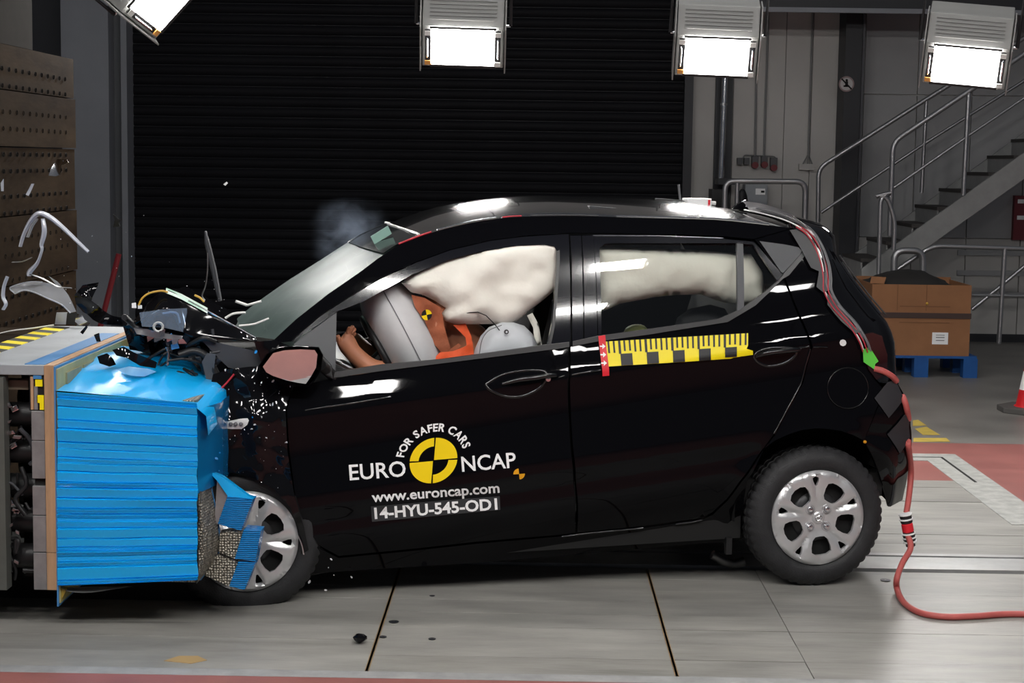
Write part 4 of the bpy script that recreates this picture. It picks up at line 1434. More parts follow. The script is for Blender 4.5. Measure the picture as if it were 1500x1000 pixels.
# ------------------------------------------------------------------ wiring over the roof and down the tail
t = thing('sensor_wiring', 'bundle of white, grey and red wires taped from roof to tailgate', 'wiring', CM @ Lc(1150, 335))
base = [Ly(1093, 306, .55), Ly(1118, 311, .4), Ly(1150, 320, .27), Lc(1170, 329, -.03), Lc(1186, 341, -.02), Lc(1199, 362, -.014), Lc(1207, 385, -.014), Lc(1210, 405, -.014), Lc(1211, 424, -.014), Lc(1225, 449, -.014), Lc(1248, 474, -.014), Lc(1262, 496, -.014), Lc(1268, 512, -.012)]
for k, (mt_, dx, dy, i0) in enumerate(((M_wire_g, 0, -.012, 0), (M_wire_g, 0.014, .0, 0), (M_wire_r, 0.006, .010, 2), (M_wire_w, -0.008, .004, 0), (M_wire_g, 0.022, .006, 1), (M_wire_r, -.014, .008, 3), (M_trim, .018, -.004, 2))):
    pts = [CM @ (p + V((dx, -.004 * (k % 3), -dy))) for p in base[i0:]]
    MB().tube(smooth_path(pts, 6), 0.0032 if mt_ is not M_wire_r else .0026, 7).build('wire', mt_, t, smooth=60)
wb_ = []
M_foil = mat('shiny_white_tape', (0.72, 0.7, 0.72), 0.22, coat=.5)
path = smooth_path([Ly(1092, 305, .5), Ly(1120, 309, .4), Ly(1150, 318, .28), Lc(1172, 330, -.028), Lc(1190, 346, -.022)], 6)
rows = [[CM @ (p + V((-0.02 * c_, -.002, 0.022 * c_ + .010 + .006 * (1 - c_ * c_)))) for c_ in (-1, -.4, .2, 1)] for p in path]
MB().grid(rows).build('tape_strip', M_foil, t, smooth=60)
for pl in ([(1157, 337), (1176, 334), (1192, 352), (1201, 378), (1206, 400), (1188, 392), (1172, 362)], [(1200, 395), (1212, 400), (1216, 424), (1206, 428), (1196, 420)], [(1212, 430), (1224, 440), (1252, 478), (1262, 486), (1252, 488), (1232, 470), (1212, 446)]):
    poly = [Lc(*p, -.018) for p in pl]
    v2, fs, _ = tri2d([(p.x, p.z) for p in poly], (), 0.02)
    sheet(MB(), v2, fs, lambda x, z: (CM @ (onside(x, z, -0.019 + .003 * noise.noise(V((x * 40, z * 40, 0))))), CM.to_3x3() @ V((0, 1, 0))), 0.002).build('cloth_tape', M_smoketape, t, smooth=50, merge=False)
panel('green_tape', [(1264, 512), (1274, 508), (1287, 529), (1282, 533), (1281, 541), (1265, 530)], M_green, qp, th=0.002, push=-0.016, h=0.02)
M_cloth = mat('black_cloth_tape', (0.03, 0.03, 0.034), 0.55)
panel('cloth_patch', [(1281, 583), (1300, 560), (1312, 556), (1324, 584), (1302, 612)], M_cloth, bump, th=0.002, push=-0.006, h=0.02)
panel('cloth_patch', [(1300, 636), (1325, 607), (1332, 610), (1333, 640), (1320, 662), (1318, 664)], M_cloth, bump, th=0.002, push=-0.007, h=0.02)
t = thing('power_cable', 'pink-red power cable hanging from the bumper onto the floor', 'cable', G(1330, 860))
for seg_ in ([Lc(1281, 540, -.008), Lc(1290, 542, -.02), Lc(1299, 546, -.022), Lc(1308, 552, -.018), Lc(1313, 558, -.004)], [Lc(1322, 580, .006), Lc(1325, 587, -.012), Lc(1328, 597, -.014), Lc(1330, 607, -.004), Lc(1331, 614, .004)]):
    MB().tube(smooth_path([CM @ p for p in seg_], 6), 0.0125, 10).build('sheath', M_cable, t, smooth=60)
hang = [CM @ Lc(1330, 645, .0), CM @ Lc(1331, 655, -.014)]
f0 = G(1315, 866, .014)
dn = hang[-1]
pts = hang + [W(1334.5, 690, 7.12), W(1331, 730, 7.06), W(1327, 758, 7.0), W(1329, 780, 6.98), W(1334, 802, 6.93), W(1322, 824, 6.88), W(1314, 846, 6.8), G(1314, 862, .02), G(1324, 882, .014), G(1348, 897, .014), G(1385, 903, .014), G(1430, 902, .014), G(1480, 899, .014), G(1560, 901, .014)]
MB().tube(smooth_path(pts, 6), 0.0125, 10).build('sheath', M_cable, t, smooth=60)
for i, (ya, yb, mt_, rr) in enumerate(((752, 766, M_blackp, .025), (766, 779, M_red, .024), (779, 792, M_blackp, .026), (792, 800, M_tapek, .02))):
    p, q = W(1326 + (ya - 752) * .17, ya, 6.985), W(1326 + (yb - 752) * .17, yb, 6.985)
    MB().tube([p, p.lerp(q, .1), p.lerp(q, .9), q], [rr * .85, rr, rr, rr * .85], 12).build('connector_body', mt_, t, smooth=40)
for y_ in (753, 760, 781, 787, 793):
    p = W(1326 + (y_ - 752) * .17, y_, 6.985)
    d_ = (W(1334, 800, 6.985) - W(1326, 752, 6.985)).normalized()
    MB().tube([p - d_ * .003, p + d_ * .003], 0.0285, 12).build('connector_ring', M_white, t, smooth=40)
# transmitter on the roof
p = Ly(1020, 296, 0.95)
t = thing('roof_transmitter', 'small white transmitter box with whip aerial on the car roof', 'transmitter', CM @ p)
q0, q1 = Ly(1003, 300, .95), Ly(1038, 301, .95)
hz = Ly(1003, 290, .95).z - q0.z
MB().add([CM @ v_ for v_ in MB().box(q0.x, q1.x, .9, 1.0, q1.z - .035, q0.z + hz).v], MB().box(0, 1, 0, 1, 0, 1).f).build('box', M_white, t, bevel=.005)
MB().add([CM @ v_ for v_ in MB().box(q0.x + (q1.x - q0.x) * .84, q0.x + (q1.x - q0.x) * .93, .898, .902, q1.z + .004, q0.z + hz - .006).v], MB().box(0, 1, 0, 1, 0, 1).f).build('red_button', M_red, t)
MB().tube([CM @ Ly(997, 298, .95), CM @ Ly(996, 290, .95), CM @ Ly(994, 270, .95)], 0.005, 8).build('aerial', M_wire_g, t)
MB().tube([CM @ Ly(960, 292, .95), CM @ Ly(997, 295, .95), CM @ Ly(1005, 297, .95)], 0.007, 8).build('lead', M_blackp, t)
MB().tube([CM @ Ly(1037, 297, .95), CM @ Ly(1048, 298, .95)], 0.01, 8).build('plug', M_wire_w, t)
o = MB().add([CM @ v_ for v_ in MB().obox(Ly(900, 306, .42), V((.11, 0, -.008)), (0, .022, 0), (0, 0, .005)).v], MB().obox((0, 0, 0), (1, 0, 0), (0, 1, 0), (0, 0, 1)).f).build('roof_strip', M_smoketape, bevel=.002)
tag(o, 'flat dark grey strip lying on the scuffed car roof', 'strip')

# ------------------------------------------------------------------ cabin
def to_world(mb):
    mb.v = [CM @ p for p in mb.v]
    return mb


def pillow(name, px, mt, parent, yc, th, h=0.025, dents=0.0, seed=1, power=0.5, cut=0.09):
    poly = [Ly(x, y, yc) for x, y in px]
    lp = [(p.x, p.z) for p in poly]
    v2, fs, _ = tri2d(lp, (), h, jitter=.2)
    loops = [densify(lp, h)]
    front, back = [], []
    for x, z in v2:
        d = min(bdist((x, z), loops), cut) / cut
        s_ = math.sin(d * math.pi / 2) ** power if d > 0 else 0
        nz = noise.noise(V((x * 5, z * 5, seed))) * dents + noise.noise(V((x * 13, z * 16, seed + 5))) * dents * .45
        front.append(V((x, yc - (th * s_ + nz * s_), z)))
        back.append(V((x, yc + th * s_, z)))
    n = len(v2)
    mb = MB()
    a_, b_, c_ = fs[0][:3]
    fl_ = (front[b_] - front[a_]).cross(front[c_] - front[a_]).y > 0
    mb.add(front + back, [f[::-1] if fl_ else f for f in fs] + [tuple(n + i for i in (f if fl_ else f[::-1])) for f in fs])
    return mb.build(name, mt, parent, smooth=80, local=True)


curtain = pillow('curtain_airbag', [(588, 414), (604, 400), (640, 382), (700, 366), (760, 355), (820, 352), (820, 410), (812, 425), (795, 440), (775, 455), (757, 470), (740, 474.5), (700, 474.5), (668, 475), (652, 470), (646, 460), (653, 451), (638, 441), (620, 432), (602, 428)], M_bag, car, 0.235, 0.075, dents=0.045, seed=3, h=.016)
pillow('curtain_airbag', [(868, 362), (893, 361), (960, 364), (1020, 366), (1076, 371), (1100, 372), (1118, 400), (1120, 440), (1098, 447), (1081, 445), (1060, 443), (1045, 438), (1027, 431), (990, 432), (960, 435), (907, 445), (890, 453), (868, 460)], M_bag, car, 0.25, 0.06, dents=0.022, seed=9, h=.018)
MB().tube([Ly(x, y, .165) for x, y in ((683, 458), (700, 457), (712, 462), (725, 475), (738, 492), (755, 506), (762, 509))], 0.0022, 6).build('sensor_lead', M_dark, car, local=True)
side_bag = pillow('side_airbag', [(690, 535), (696, 510), (704, 492), (716, 479), (735, 472), (752, 472), (768, 477), (780, 489), (787, 503), (790, 535)], mat('silver_airbag_fabric', (0.60, 0.62, 0.65), 0.5, var=.05, vscale=9), car, 0.20, 0.06, seed=4, dents=.008)
MB().lathe([(0.004, -.002), (0.009, -.003), (0.010, 0.004)], Ly(742, 486, .135), (0, 1, 0), 16).build('vent_ring', M_smoketape, side_bag, local=True)
MB().tube(smooth_path([Ly(x, y, .136) for x, y in ((702, 520), (706, 498), (716, 484), (735, 476))], 5), 0.0018, 6).build('seam', M_wire_g, side_bag, local=True)
pillow('curtain_tether', [(772, 462), (780, 458), (789, 475), (794, 505), (783, 505), (781, 480)], M_bag, car, 0.24, .012, h=.012, cut=.02)
# steering airbag: a fat disc, seen on edge
ca = Ly(592, 492, .42)
ad_ = (Ly(632, 560, .42) - Ly(560, 420, .42)).normalized()     # long axis in the side plane
an_ = V((-ad_.z, 0, ad_.x))
rows = []
for i in range(17):
    th_ = math.pi * i / 16
    rows.append([ca + an_ * (0.125 * math.cos(th_)) + ad_ * (0.30 * math.sin(th_) ** .8 * math.cos(ph)) + V((0, 1, 0)) * (0.27 * math.sin(th_) ** .8 * math.sin(ph)) for ph in [2 * math.pi * k / 40 for k in range(40)]])
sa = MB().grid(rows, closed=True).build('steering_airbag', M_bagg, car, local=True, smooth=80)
MB().tube([ca + ad_ * (0.302 * math.cos(ph)) + V((0, 1, 0)) * (0.272 * math.sin(ph)) for ph in [2 * math.pi * k / 48 for k in range(49)]], 0.002, 6, caps=False).build('seam', M_wire_g, sa, local=True)
sw = Ly(560, 520, .42)
MB().tube([sw + ad_ * (0.17 * math.cos(ph)) + V((0, 1, 0)) * (0.17 * math.sin(ph)) for ph in [2 * math.pi * k / 32 for k in range(33)]], 0.015, 8, caps=False).build('steering_wheel', M_blackp, car, local=True, smooth=60)
MB().tube([sw, Ly(520, 560, .42)], 0.03, 10).build('steering_column', M_blackp, car, local=True)
# dashboard
d0, d1, d2 = Ly(415, 520, .3), Ly(500, 500, .3), Ly(535, 545, .3)
pr = [d0, Ly(440, 508, .3), Ly(490, 515, .3), Ly(520, 530, .3), Ly(535, 560, .3), Ly(520, 640, .3), Ly(430, 640, .3)]
o = MB().prism([V((p.x, .16, p.z - .03)) for p in pr], (0, CW - .32, 0)).build('dashboard', M_blackp, car, local=True, bevel=.015, smooth=40)
pillow('torn_trim', [(538, 495), (548, 489), (560, 494), (549, 505), (546, 500)], M_white, car, .33, .004, h=.01, cut=.01)


def seat(name, xc, yc, w_, tilt_=0.22, hr=True):
    sz = beltz(xc) - 0.42
    c_ = MB().box(xc - .46, xc + .06, yc - w_ / 2, yc + w_ / 2, sz - .12, sz + .03)
    b_ = c_.build(name, M_seat, car, local=True, bevel=.04, smooth=60)
    mb = MB()
    mb.obox(V((xc + .13, yc, sz + .26)), V((.055, 0, -.055 * tilt_)), (0, w_ / 2, 0), V((.31 * tilt_, 0, .31)))
    mb.build('backrest', M_seat, b_, local=True, bevel=.035, smooth=60)
    if hr:
        MB().obox(V((xc + .225, yc, sz + .66)), V((.045, 0, -.01)), (0, .13, 0), V((.02, 0, .085))).build('headrest', M_seat, b_, local=True, bevel=.03, smooth=60)


xs_ = Ly(780, 560, .42).x
seat('front_seat', xs_ - .02, .43, .46)
seat('front_seat', xs_ - .02, CW - .43, .46)
seat('rear_seat', Ly(1040, 560, .5).x + .04, CW / 2, 1.16, .3, False)
pillow('child_seat_wing', [(985, 490), (992, 465), (1010, 452), (1040, 446), (1062, 452), (1072, 470), (1068, 490)], mat('dark_child_seat', (0.035, 0.035, 0.04), 0.7), car, .42, .05, h=.03)
MB().box(Ly(1135, 440, .4).x, .2, .14, CW - .14, beltz(0) - .08, beltz(0) - .05).build('parcel_shelf', M_dark, car, local=True)
# ------------------------------------------------------------------ crushed front of the car
M_crush = mat('crushed_black_paint', (0.004, 0.004, 0.005), 0.06, spec=0.4)
M_bay = mat('engine_bay_plastic', (0.012, 0.012, 0.014), 0.4)
M_greyd = mat('dark_grey_plastic', (0.045, 0.048, 0.055), 0.45)


def crumple(name, px, y, amp, mt, parent, h=0.02, seed=1, freq=9.0, th=0.003, side=False, slope=(0, 0)):
    """Creased sheet: outline in pixels on the car's lengthwise plane y."""
    poly = [Lc(*p, y) if side else Ly(*p, y) for p in px]
    v2, fs, _ = tri2d([(p.x, p.z) for p in poly], (), h, jitter=.3)
    xm = sum(p.x for p in poly) / len(poly)
    zm = sum(p.z for p in poly) / len(poly)

    def fn(x, z):
        d = amp * (abs(noise.noise(V((x * freq, z * freq * .8, seed)))) * 2 - .5) + amp * .5 * noise.noise(V((x * freq * 2.7, z * freq * 2.2, seed + 9)))
        b_ = onside(x, z, y) if side else V((x, y, z))
        return b_ + V((0, d + slope[0] * (x - xm) + slope[1] * (z - zm), 0)), V((0, 1, 0))
    return sheet(MB(), v2, fs, fn, th).build(name, mt, parent, local=True, smooth=28, merge=False)


fen = crumple('front_wing', [(312, 548), (335, 540), (384, 535), (425, 548), (428, 566), (418, 600), (421, 660), (430, 720), (445, 772), (452, 805), (441, 812), (438, 775), (425, 742), (402, 716), (375, 702), (345, 692), (318, 690), (305, 655), (300, 600)], -0.02, 0.022, M_crush, car, h=.018, seed=2, freq=7, side=True)
crumple('wing_top', [(296, 499), (320, 502), (388, 517), (386, 546), (350, 542), (334, 538), (320, 524)], 0.09, 0.008, M_greyd, car, seed=5, freq=6)
crumple('cowl_panel', [(372, 500), (402, 498), (428, 508), (430, 560), (386, 540)], 0.05, 0.01, M_crush, car, seed=7)
MB().box(Ly(305, 600, .2).x, Ly(440, 600, .2).x, .30, CW - .2, .12, Ly(400, 545, .3).z).build('bay_dark_fill', M_dark, car, local=True)  # plain dark box added to fill the dark region behind the front wheel
# front wheel housing and inner bay
MB().box(Ly(296, 600, .2).x, Ly(440, 600, .2).x, .24, .30, .10, Ly(400, 560, .24).z).build('bay_wall', M_dark, car, local=True)
# folded bonnet
H0 = [(196, 474), (216, 447), (241, 426), (266, 436), (304, 456), (342, 477), (374, 495)]
H1 = [(199, 476), (221, 463), (249, 453), (270, 488), (304, 498), (342, 501), (376, 499)]
ridge = [Ly(x, y, .16) for x, y in H0]
low = [Ly(x, y, .11) for x, y in H1]
midh = [p + V((0.01, .34, -.035)) for p in ridge]
farh = [p + V((0.05, .9, -.06)) for p in ridge]
fare = [p + V((0.05, 1.15, -.12)) for p in ridge]
rows = []
cols = [resample(smooth_path(c_, 4), 28) for c_ in (low, ridge, midh, farh, fare)]
for i in range(28):
    r_ = smooth_path([cols[0][i], cols[0][i].lerp(cols[1][i], .92), cols[1][i], cols[1][i].lerp(cols[2][i], .12), cols[2][i], cols[3][i], cols[4][i]], 5)
    rows.append([p + V((0, 0, .012 * noise.noise(p * 6))) for p in r_])
hood = MB().grid(rows).build('bonnet', M_crush, car, local=True, smooth=40)
so = hood.modifiers.new('thickness', 'SOLIDIFY')
so.thickness = 0.004
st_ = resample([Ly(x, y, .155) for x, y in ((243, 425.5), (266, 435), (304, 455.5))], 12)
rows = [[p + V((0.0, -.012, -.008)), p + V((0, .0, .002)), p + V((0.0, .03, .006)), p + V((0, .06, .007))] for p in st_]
M_strip = mat('white_green_reflection', (0.85, 0.88, 0.86), 0.3, col2=(0.3, 0.6, 0.42), vscale=9, var=.1)  # lamp reflection on the bonnet ridge, painted as a pale strip
MB().grid(rows).build('bonnet_reflection', M_strip, hood, local=True, smooth=60)
MB().tube([p + V((0, -.008, .002)) for p in cols[1][13:]], 0.0035, 6).build('bonnet_edge', M_chrome, hood, local=True)
# bulk of the crushed engine bay
mess = random.Random(5)
for k, (px, y, mt_, am) in enumerate((
        ([(205, 462), (240, 430), (275, 455), (272, 500), (235, 520), (200, 505)], .42, M_bay, .05), ([(230, 490), (300, 486), (330, 510), (322, 560), (300, 575), (262, 540)], .30, M_bay, .05),
        ([(285, 500), (330, 505), (345, 545), (322, 600), (300, 560)], .17, M_crush, .03), ([(180, 478), (215, 470), (240, 492), (228, 520), (190, 512)], .30, M_crush, .04),
        ([(268, 490), (300, 496), (318, 540), (296, 548), (276, 525)], .18, M_greyd, .03))):
    crumple('crushed_panel', px, y, am, mt_, car, seed=20 + k, freq=11, h=.018)
for k in range(16):                      # torn hoses, looms and strips
    x0, y0 = mess.uniform(205, 325), mess.uniform(478, 560)
    pts = [(x0, y0)]
    for j in range(3):
        pts.append((pts[-1][0] + mess.uniform(-28, 28), pts[-1][1] + mess.uniform(-16, 24)))
    yy = mess.uniform(.06, .2)
    MB().tube(smooth_path([Ly(x, y, yy + mess.uniform(-.03, .03)) for x, y in pts], 5), mess.choice((.004, .006, .009, .012)), 7).build('torn_hose', mess.choice((M_blackp, M_blackp, M_bay, M_greyd, M_steel)), car, local=True, smooth=60)
def wire(name, px, y, r_, mt_, parent=None):
    return MB().tube(smooth_path([Ly(*p, y) for p in px], 6), r_, 7).build(name, mt_, parent or car, local=True, smooth=60)


wire('hose_curve', [(262, 520), (285, 514), (304, 524), (315, 545), (322, 560)], .10, .016, M_blackp)
wire('yellow_wire', [(203, 447), (209, 436), (220, 429), (236, 426), (246, 428)], .12, .004, M_wireyel)
wire('yellow_wire', [(285, 432), (293, 436), (299, 442)], .2, .004, M_wireyel)
wire('bracket_wire', [(238, 459), (252, 457), (260, 460), (264, 473)], .10, .004, M_wire_w)
wire('red_wire', [(312, 581), (328, 565), (343, 548)], .03, .004, M_wire_r)
wire('torn_strip', [(309, 590), (315, 603), (320, 618)], .03, .004, M_steel)
wire('torn_strip', [(245, 535), (247, 520), (244, 508)], .08, .005, M_chrome)
wire('upright_rod', [(311, 482), (315, 510), (316, 535)], .12, .006, M_greyd)
crumple('grey_bracket', [(296, 530), (303, 517), (316, 518), (313, 545), (309, 562), (303, 560)], .08, .01, M_trim, car, seed=31)
MB().lathe([(0.012, 0), (0.018, -.006), (0.022, 0), (0.018, .006), (0.012, 0)], Ly(232, 479, .08), (0, 1, 0), 18).build('bearing_ring', M_clip, car, local=True, smooth=50)
crumple('white_connector', [(193, 444), (199, 443), (200, 451), (193, 451)], .16, .002, M_white, car, h=.01)
crumple('white_connector', [(202, 447), (208, 447), (208, 452), (202, 452)], .14, .002, M_white, car, h=.01)
crumple('clear_cover', [(204, 458), (238, 453), (274, 451), (274, 458), (268, 486), (240, 480), (208, 478)], .09, .008, M_lensblue, car, seed=41)
crumple('torn_beam', [(196, 480), (215, 482), (240, 488), (268, 492), (266, 497), (230, 495), (200, 489)], .07, .012, M_steel, car, seed=42, freq=16)
for k in range(10):
    x, y = mess.uniform(195, 275), mess.uniform(482, 506)
    crumple('torn_fragment', [(x, y), (x + mess.uniform(4, 12), y - mess.uniform(1, 5)), (x + mess.uniform(5, 14), y + mess.uniform(2, 8)), (x + 1, y + mess.uniform(4, 9))], .06 + .03 * mess.random(), .006, mess.choice((M_steel, M_greyd, M_blued, M_blackp, M_chrome)), car, h=.01, seed=50 + k)
# headlamp remains on the wing
hl = crumple('headlamp_shard', [(324, 626), (334, 617), (352, 613), (366, 612), (362, 622), (354, 628), (338, 628)], -0.02, .004, mat('lamp_shell', (0.6, 0.6, 0.6), 0.2, coat=1), car, side=True, h=.012)
for x in (338, 345, 353):
    MB().ball(Lc(x, 621, -.026), 0.008).build('lamp_bulb', M_wire_g, hl, local=True, smooth=60)
# mud flap strip behind the front wheel
crumple('arch_lining', [(445, 790), (478, 806), (480, 838), (450, 843), (441, 815)], 0.02, .012, M_blackp, car, side=True, seed=61)
wire('lining_edge', [(437, 785), (442, 797), (445, 812)], .0, .003, M_chrome)

# wiper thrown upright
t = thing('windscreen_wiper', 'windscreen wiper blade standing upright above the crushed bonnet', 'wiper', CM @ Ly(322, 440, .55))
MB().tube([CM @ Ly(x, y, .55) for x, y in ((301, 339), (303, 356), (310, 385), (322, 441))], [.006, .010, .011, .007], 8).build('blade', M_greyd, t, smooth=50)
MB().tube([CM @ Ly(x, y, .54) for x, y in ((301, 338), (308, 362), (316, 395), (324, 440))], 0.004, 6).build('rubber', M_wire_g, t)
MB().tube(smooth_path([CM @ Ly(x, y, .54) for x, y in ((304, 370), (304, 395), (301, 418), (296, 432), (300, 440))], 5), 0.003, 6).build('arm', M_steel, t)
o = MB().tube([CM @ Ly(345, 441, .6), CM @ Ly(362, 447, .6)], 0.006).tube([CM @ Ly(362, 447, .6), CM @ Ly(383, 441, .6)], 0.005).build('bent_linkage', M_wire_w)
tag(o, 'bent pale linkage lying at the foot of the windscreen', 'linkage')
o = MB().tube(smooth_path([CM @ Ly(x, y, .35) for x, y in ((330, 466), (340, 460), (352, 458), (360, 458))], 4), .005).build('wiper_link', M_wire_w)
tag(o, 'short pale link bar just above the bonnet tip', 'link bar')
o = MB().tube(smooth_path([CM @ Ly(x, y, .2) for x, y in ((350, 477), (370, 475), (382, 471), (394, 466))], 4), .004).build('windscreen_splinter', M_wire_w)
tag(o, 'long pale splinter lying across the lower windscreen', 'splinter')

# ------------------------------------------------------------------ crash test dummies
def dummy(name, label, joints, edges, mt):
    me = bpy.data.meshes.new(name)
    me.from_pydata([tuple(CM @ V(j[0])) for j in joints], edges, [])
    o = bpy.data.objects.new(name, me)
    COL.objects.link(o)
    sk = o.modifiers.new('skin', 'SKIN')
    sk.use_smooth_shade = True
    for i, j in enumerate(joints):
        sv = me.skin_vertices[0].data[i]
        r_ = j[1]
        sv.radius = (r_, r_) if not isinstance(r_, tuple) else r_
        sv.use_root = (i == 0)
    sb = o.modifiers.new('sub', 'SUBSURF')
    sb.levels = sb.render_levels = 2
    me.materials.append(mt)
    tag(o, label, 'crash dummy')
    return o


J = [(Ly(728, 610, .44), .13), (Ly(700, 550, .44), .13), (Ly(668, 490, .44), .14), (Ly(648, 452, .44), .10), (Ly(640, 432, .44), .055), (Ly(632, 405, .44), .085), (Ly(628, 380, .44), .06),
     (Ly(636, 462, .27), .068), (Ly(607, 545, .26), .048), (Ly(545, 542, .27), .042), (Ly(512, 512, .28), .036), (Ly(504, 500, .28), .036),
     (Ly(636, 462, .61), .068), (Ly(600, 548, .62), .048), (Ly(540, 520, .60), .042), (Ly(512, 490, .58), .034),
     (Ly(690, 618, .34), .085), (Ly(600, 615, .34), .065), (Ly(545, 700, .34), .05), (Ly(690, 618, .54), .085), (Ly(600, 615, .54), .065), (Ly(545, 700, .54), .05)]
ED = [(0, 1), (1, 2), (2, 3), (3, 4), (4, 5), (5, 6), (3, 7), (7, 8), (8, 9), (9, 10), (10, 11), (3, 12), (12, 13), (13, 14), (14, 15), (0, 16), (16, 17), (17, 18), (0, 19), (19, 20), (20, 21)]
for k, (dx, dy, dyy) in enumerate(((9, -22, .0), (14, -24, .02), (17, -20, .04), (17, -13, .055))):      # near hand, fingers
    b_ = len(J)
    J += [(Ly(504 + dx * .55, 500 + dy * .55, .27 + dyy * .6), .011), (Ly(504 + dx, 500 + dy, .265 + dyy), .009)]
    ED += [(11, b_), (b_, b_ + 1)]
b_ = len(J)
J += [(Ly(497, 500, .25), .012), (Ly(494, 490, .245), .010)]
ED += [(11, b_), (b_, b_ + 1)]
dr = dummy('driver_dummy', 'orange-brown driver crash test dummy pitched into the steering airbag', J, ED, M_skin)
tq = Ly(625, 461, .20)
for a0, mt_ in ((0, M_yellow), (90, M_dark), (180, M_yellow), (270, M_dark)):
    pts = [CM @ tq] + [CM @ (tq + V((.021 * math.cos(R(a0 + k * 9 + 12)), -.001, .021 * math.sin(R(a0 + k * 9 + 12))))) for k in range(11)]
    MB().add(pts, [(0, k, k + 1) for k in range(1, 11)]).build('target_sticker', mt_, dr)
def belt(name, label, px, y, mt_, amp=.012, seed=1, cat='seat belt'):
    poly = [Ly(*p, y) for p in px]
    v2, fs, _ = tri2d([(p.x, p.z) for p in poly], (), .012, jitter=.2)
    o = sheet(MB(), v2, fs, lambda x, z: (CM @ V((x, y + amp * noise.noise(V((x * 22, z * 22, seed))), z)), CM.to_3x3() @ V((0, 1, 0))), .003).build(name, mt_, smooth=40, merge=False)
    return tag(o, label, cat)


belt('dummy_vest', 'brown shirt panel of the driver dummy beside the airbag', [(603, 432), (622, 436), (645, 450), (648, 462), (650, 476), (660, 510), (650, 520), (637, 505), (622, 470), (608, 450)], .21, M_shirt, .02, 3, 'shirt')
belt('lap_belt', 'bright orange webbing bunched along the driver window sill', [(632, 528), (645, 516), (665, 514), (680, 508), (692, 500), (694, 518), (680, 524), (655, 530)], .20, M_orange, .015, 5)
belt('shoulder_belt', 'orange shoulder strap below the curtain airbag', [(664, 476), (682, 474), (690, 492), (692, 503), (684, 508), (682, 494)], .22, M_orange, .01, 6)
belt('shoulder_belt', 'thin tan strap crossing the dark seat below the airbag', [(652, 516), (672, 503), (676, 506), (656, 522)], .215, M_shirt, .004, 7)
K = [(Ly(940, 560, .5), .09), (Ly(934, 530, .5), .08), (Ly(932, 512, .5), .05), (Ly(932, 500, .5), .062), (Ly(932, 485, .5), .062), (Ly(931, 474, .5), .035), (Ly(905, 545, .42), .04), (Ly(890, 560, .42), .03), (Ly(905, 545, .6), .04), (Ly(890, 560, .6), .03)]
dummy('child_dummy', 'child crash test dummy with yellow-green cap in the rear seat', K, [(0, 1), (1, 2), (2, 3), (3, 4), (4, 5), (1, 6), (6, 7), (1, 8), (8, 9)], mat('yellow_green_cap', (0.42, 0.45, 0.16), 0.6))

# ================================================================== DEFORMABLE BARRIER
BY = 6.07
zt_ = W(63, 535, BY).z
xw0, xw1 = W(65, 600, BY).x, W(79.5, 600, BY).x
far = G(150, 478, zt_)
BYF = far.y
xl = G(72, 478, zt_).x
zb = W(70, 863, BY).z
xr_ = W(289.5, 700, BY).x
bar = thing('test_barrier', 'deformable crash barrier with load cells, timber board and crushed blue honeycomb', 'barrier', V((xw0, BY, 0)))
hp = W(30, 549, BY).z
MB().box(xl, xw0, BY, BYF, hp, zt_).build('top_plate', M_greyp, bar, bevel=.003)
# film strip on the plate and hazard tape along its far edge
MB().box(xw0 - .075, xw0, BY + .02, BYF - .3, zt_, zt_ + .002).build('blue_film', M_blued, bar)
n = 12
for k in range(n):
    y0 = BY + .35 + (BYF - BY - .36) * k / n
    y1 = BY + .35 + (BYF - BY - .36) * (k + 1) / n
    MB().prism([V((xl, y0, zt_)), V((xl + .10, y0 - .06, zt_)), V((xl + .10, y1 - .06, zt_)), V((xl, y1, zt_))], (0, 0, .002)).build('hazard_stripe', M_tapey if k % 2 == 0 else M_tapek, bar)
M_white2 = mat('white_tape', (0.7, 0.7, 0.68), 0.5)
MB().box(xl, xl + .1, BY + .02, BY + .30, zt_, zt_ + .002).build('white_tape', M_white2, bar)
MB().box(xl - .25, xl, BY + .1, BYF, zt_ - .08, zt_ - .01).build('back_ledge', M_rust, bar)
for (y0, y1) in ((535, 809), (809.6, 864)):
    MB().box(xw0, xw1, BY, BYF - .02, W(70, y1, BY).z, W(70, y0, BY).z).build('timber_board', M_wood, bar, bevel=.002)
xs1 = W(84, 700, BY).x
MB().box(xw1, xw1 + .006, BY + .0, BYF - .03, W(80, 888, BY).z, W(80, 537, BY).z).build('backing_sheet', M_blued, bar)
MB().box(xw1 + .006, xw1 + .010, BY + .01, BYF - .04, W(80, 884, BY).z, W(82, 541, BY).z).build('backing_sheet', mat('yellowed_sheet', (0.40, 0.36, 0.16), 0.5, var=.2), bar)
for k in range(4):
    yy = BY + .12 + k * .24
    zz = zt_ - .09
    MB().box(xw1 + .010, xw1 + .016, yy, yy + .2, zz - .06, zz + .05).build('core_plate', mat('olive_plate', (0.28, 0.26, 0.15), 0.5, var=.2, vscale=12), bar)
    MB().lathe([(0, .012), (.014, .012), (.014, 0)], (xw1 + .016, yy + .22, zz), (1, 0, 0), 8).build('bolt', M_steel, bar)
for k, (y0, y1) in enumerate(((602, 645), (646, 701), (712, 754.5), (755.5, 808.5), (809.6, 864))):
    MB().box(W(46.5, 700, BY).x, xw0 - .001, BY + .005, BYF - .1, W(55, y1, BY).z, W(55, y0, BY).z).build('load_plate', M_alu, bar, bevel=.002)
MB().box(W(49, 700, BY).x, xw0 - .002, BY + .02, BYF - .1, W(55, 712, BY).z, W(55, 701, BY).z).build('gap_block', M_dark, bar)
MB().box(W(44, 700, BY).x, xw0 - .001, BY + .01, BYF - .1, W(55, 602, BY).z, hp).build('load_plate', M_blackp, bar)
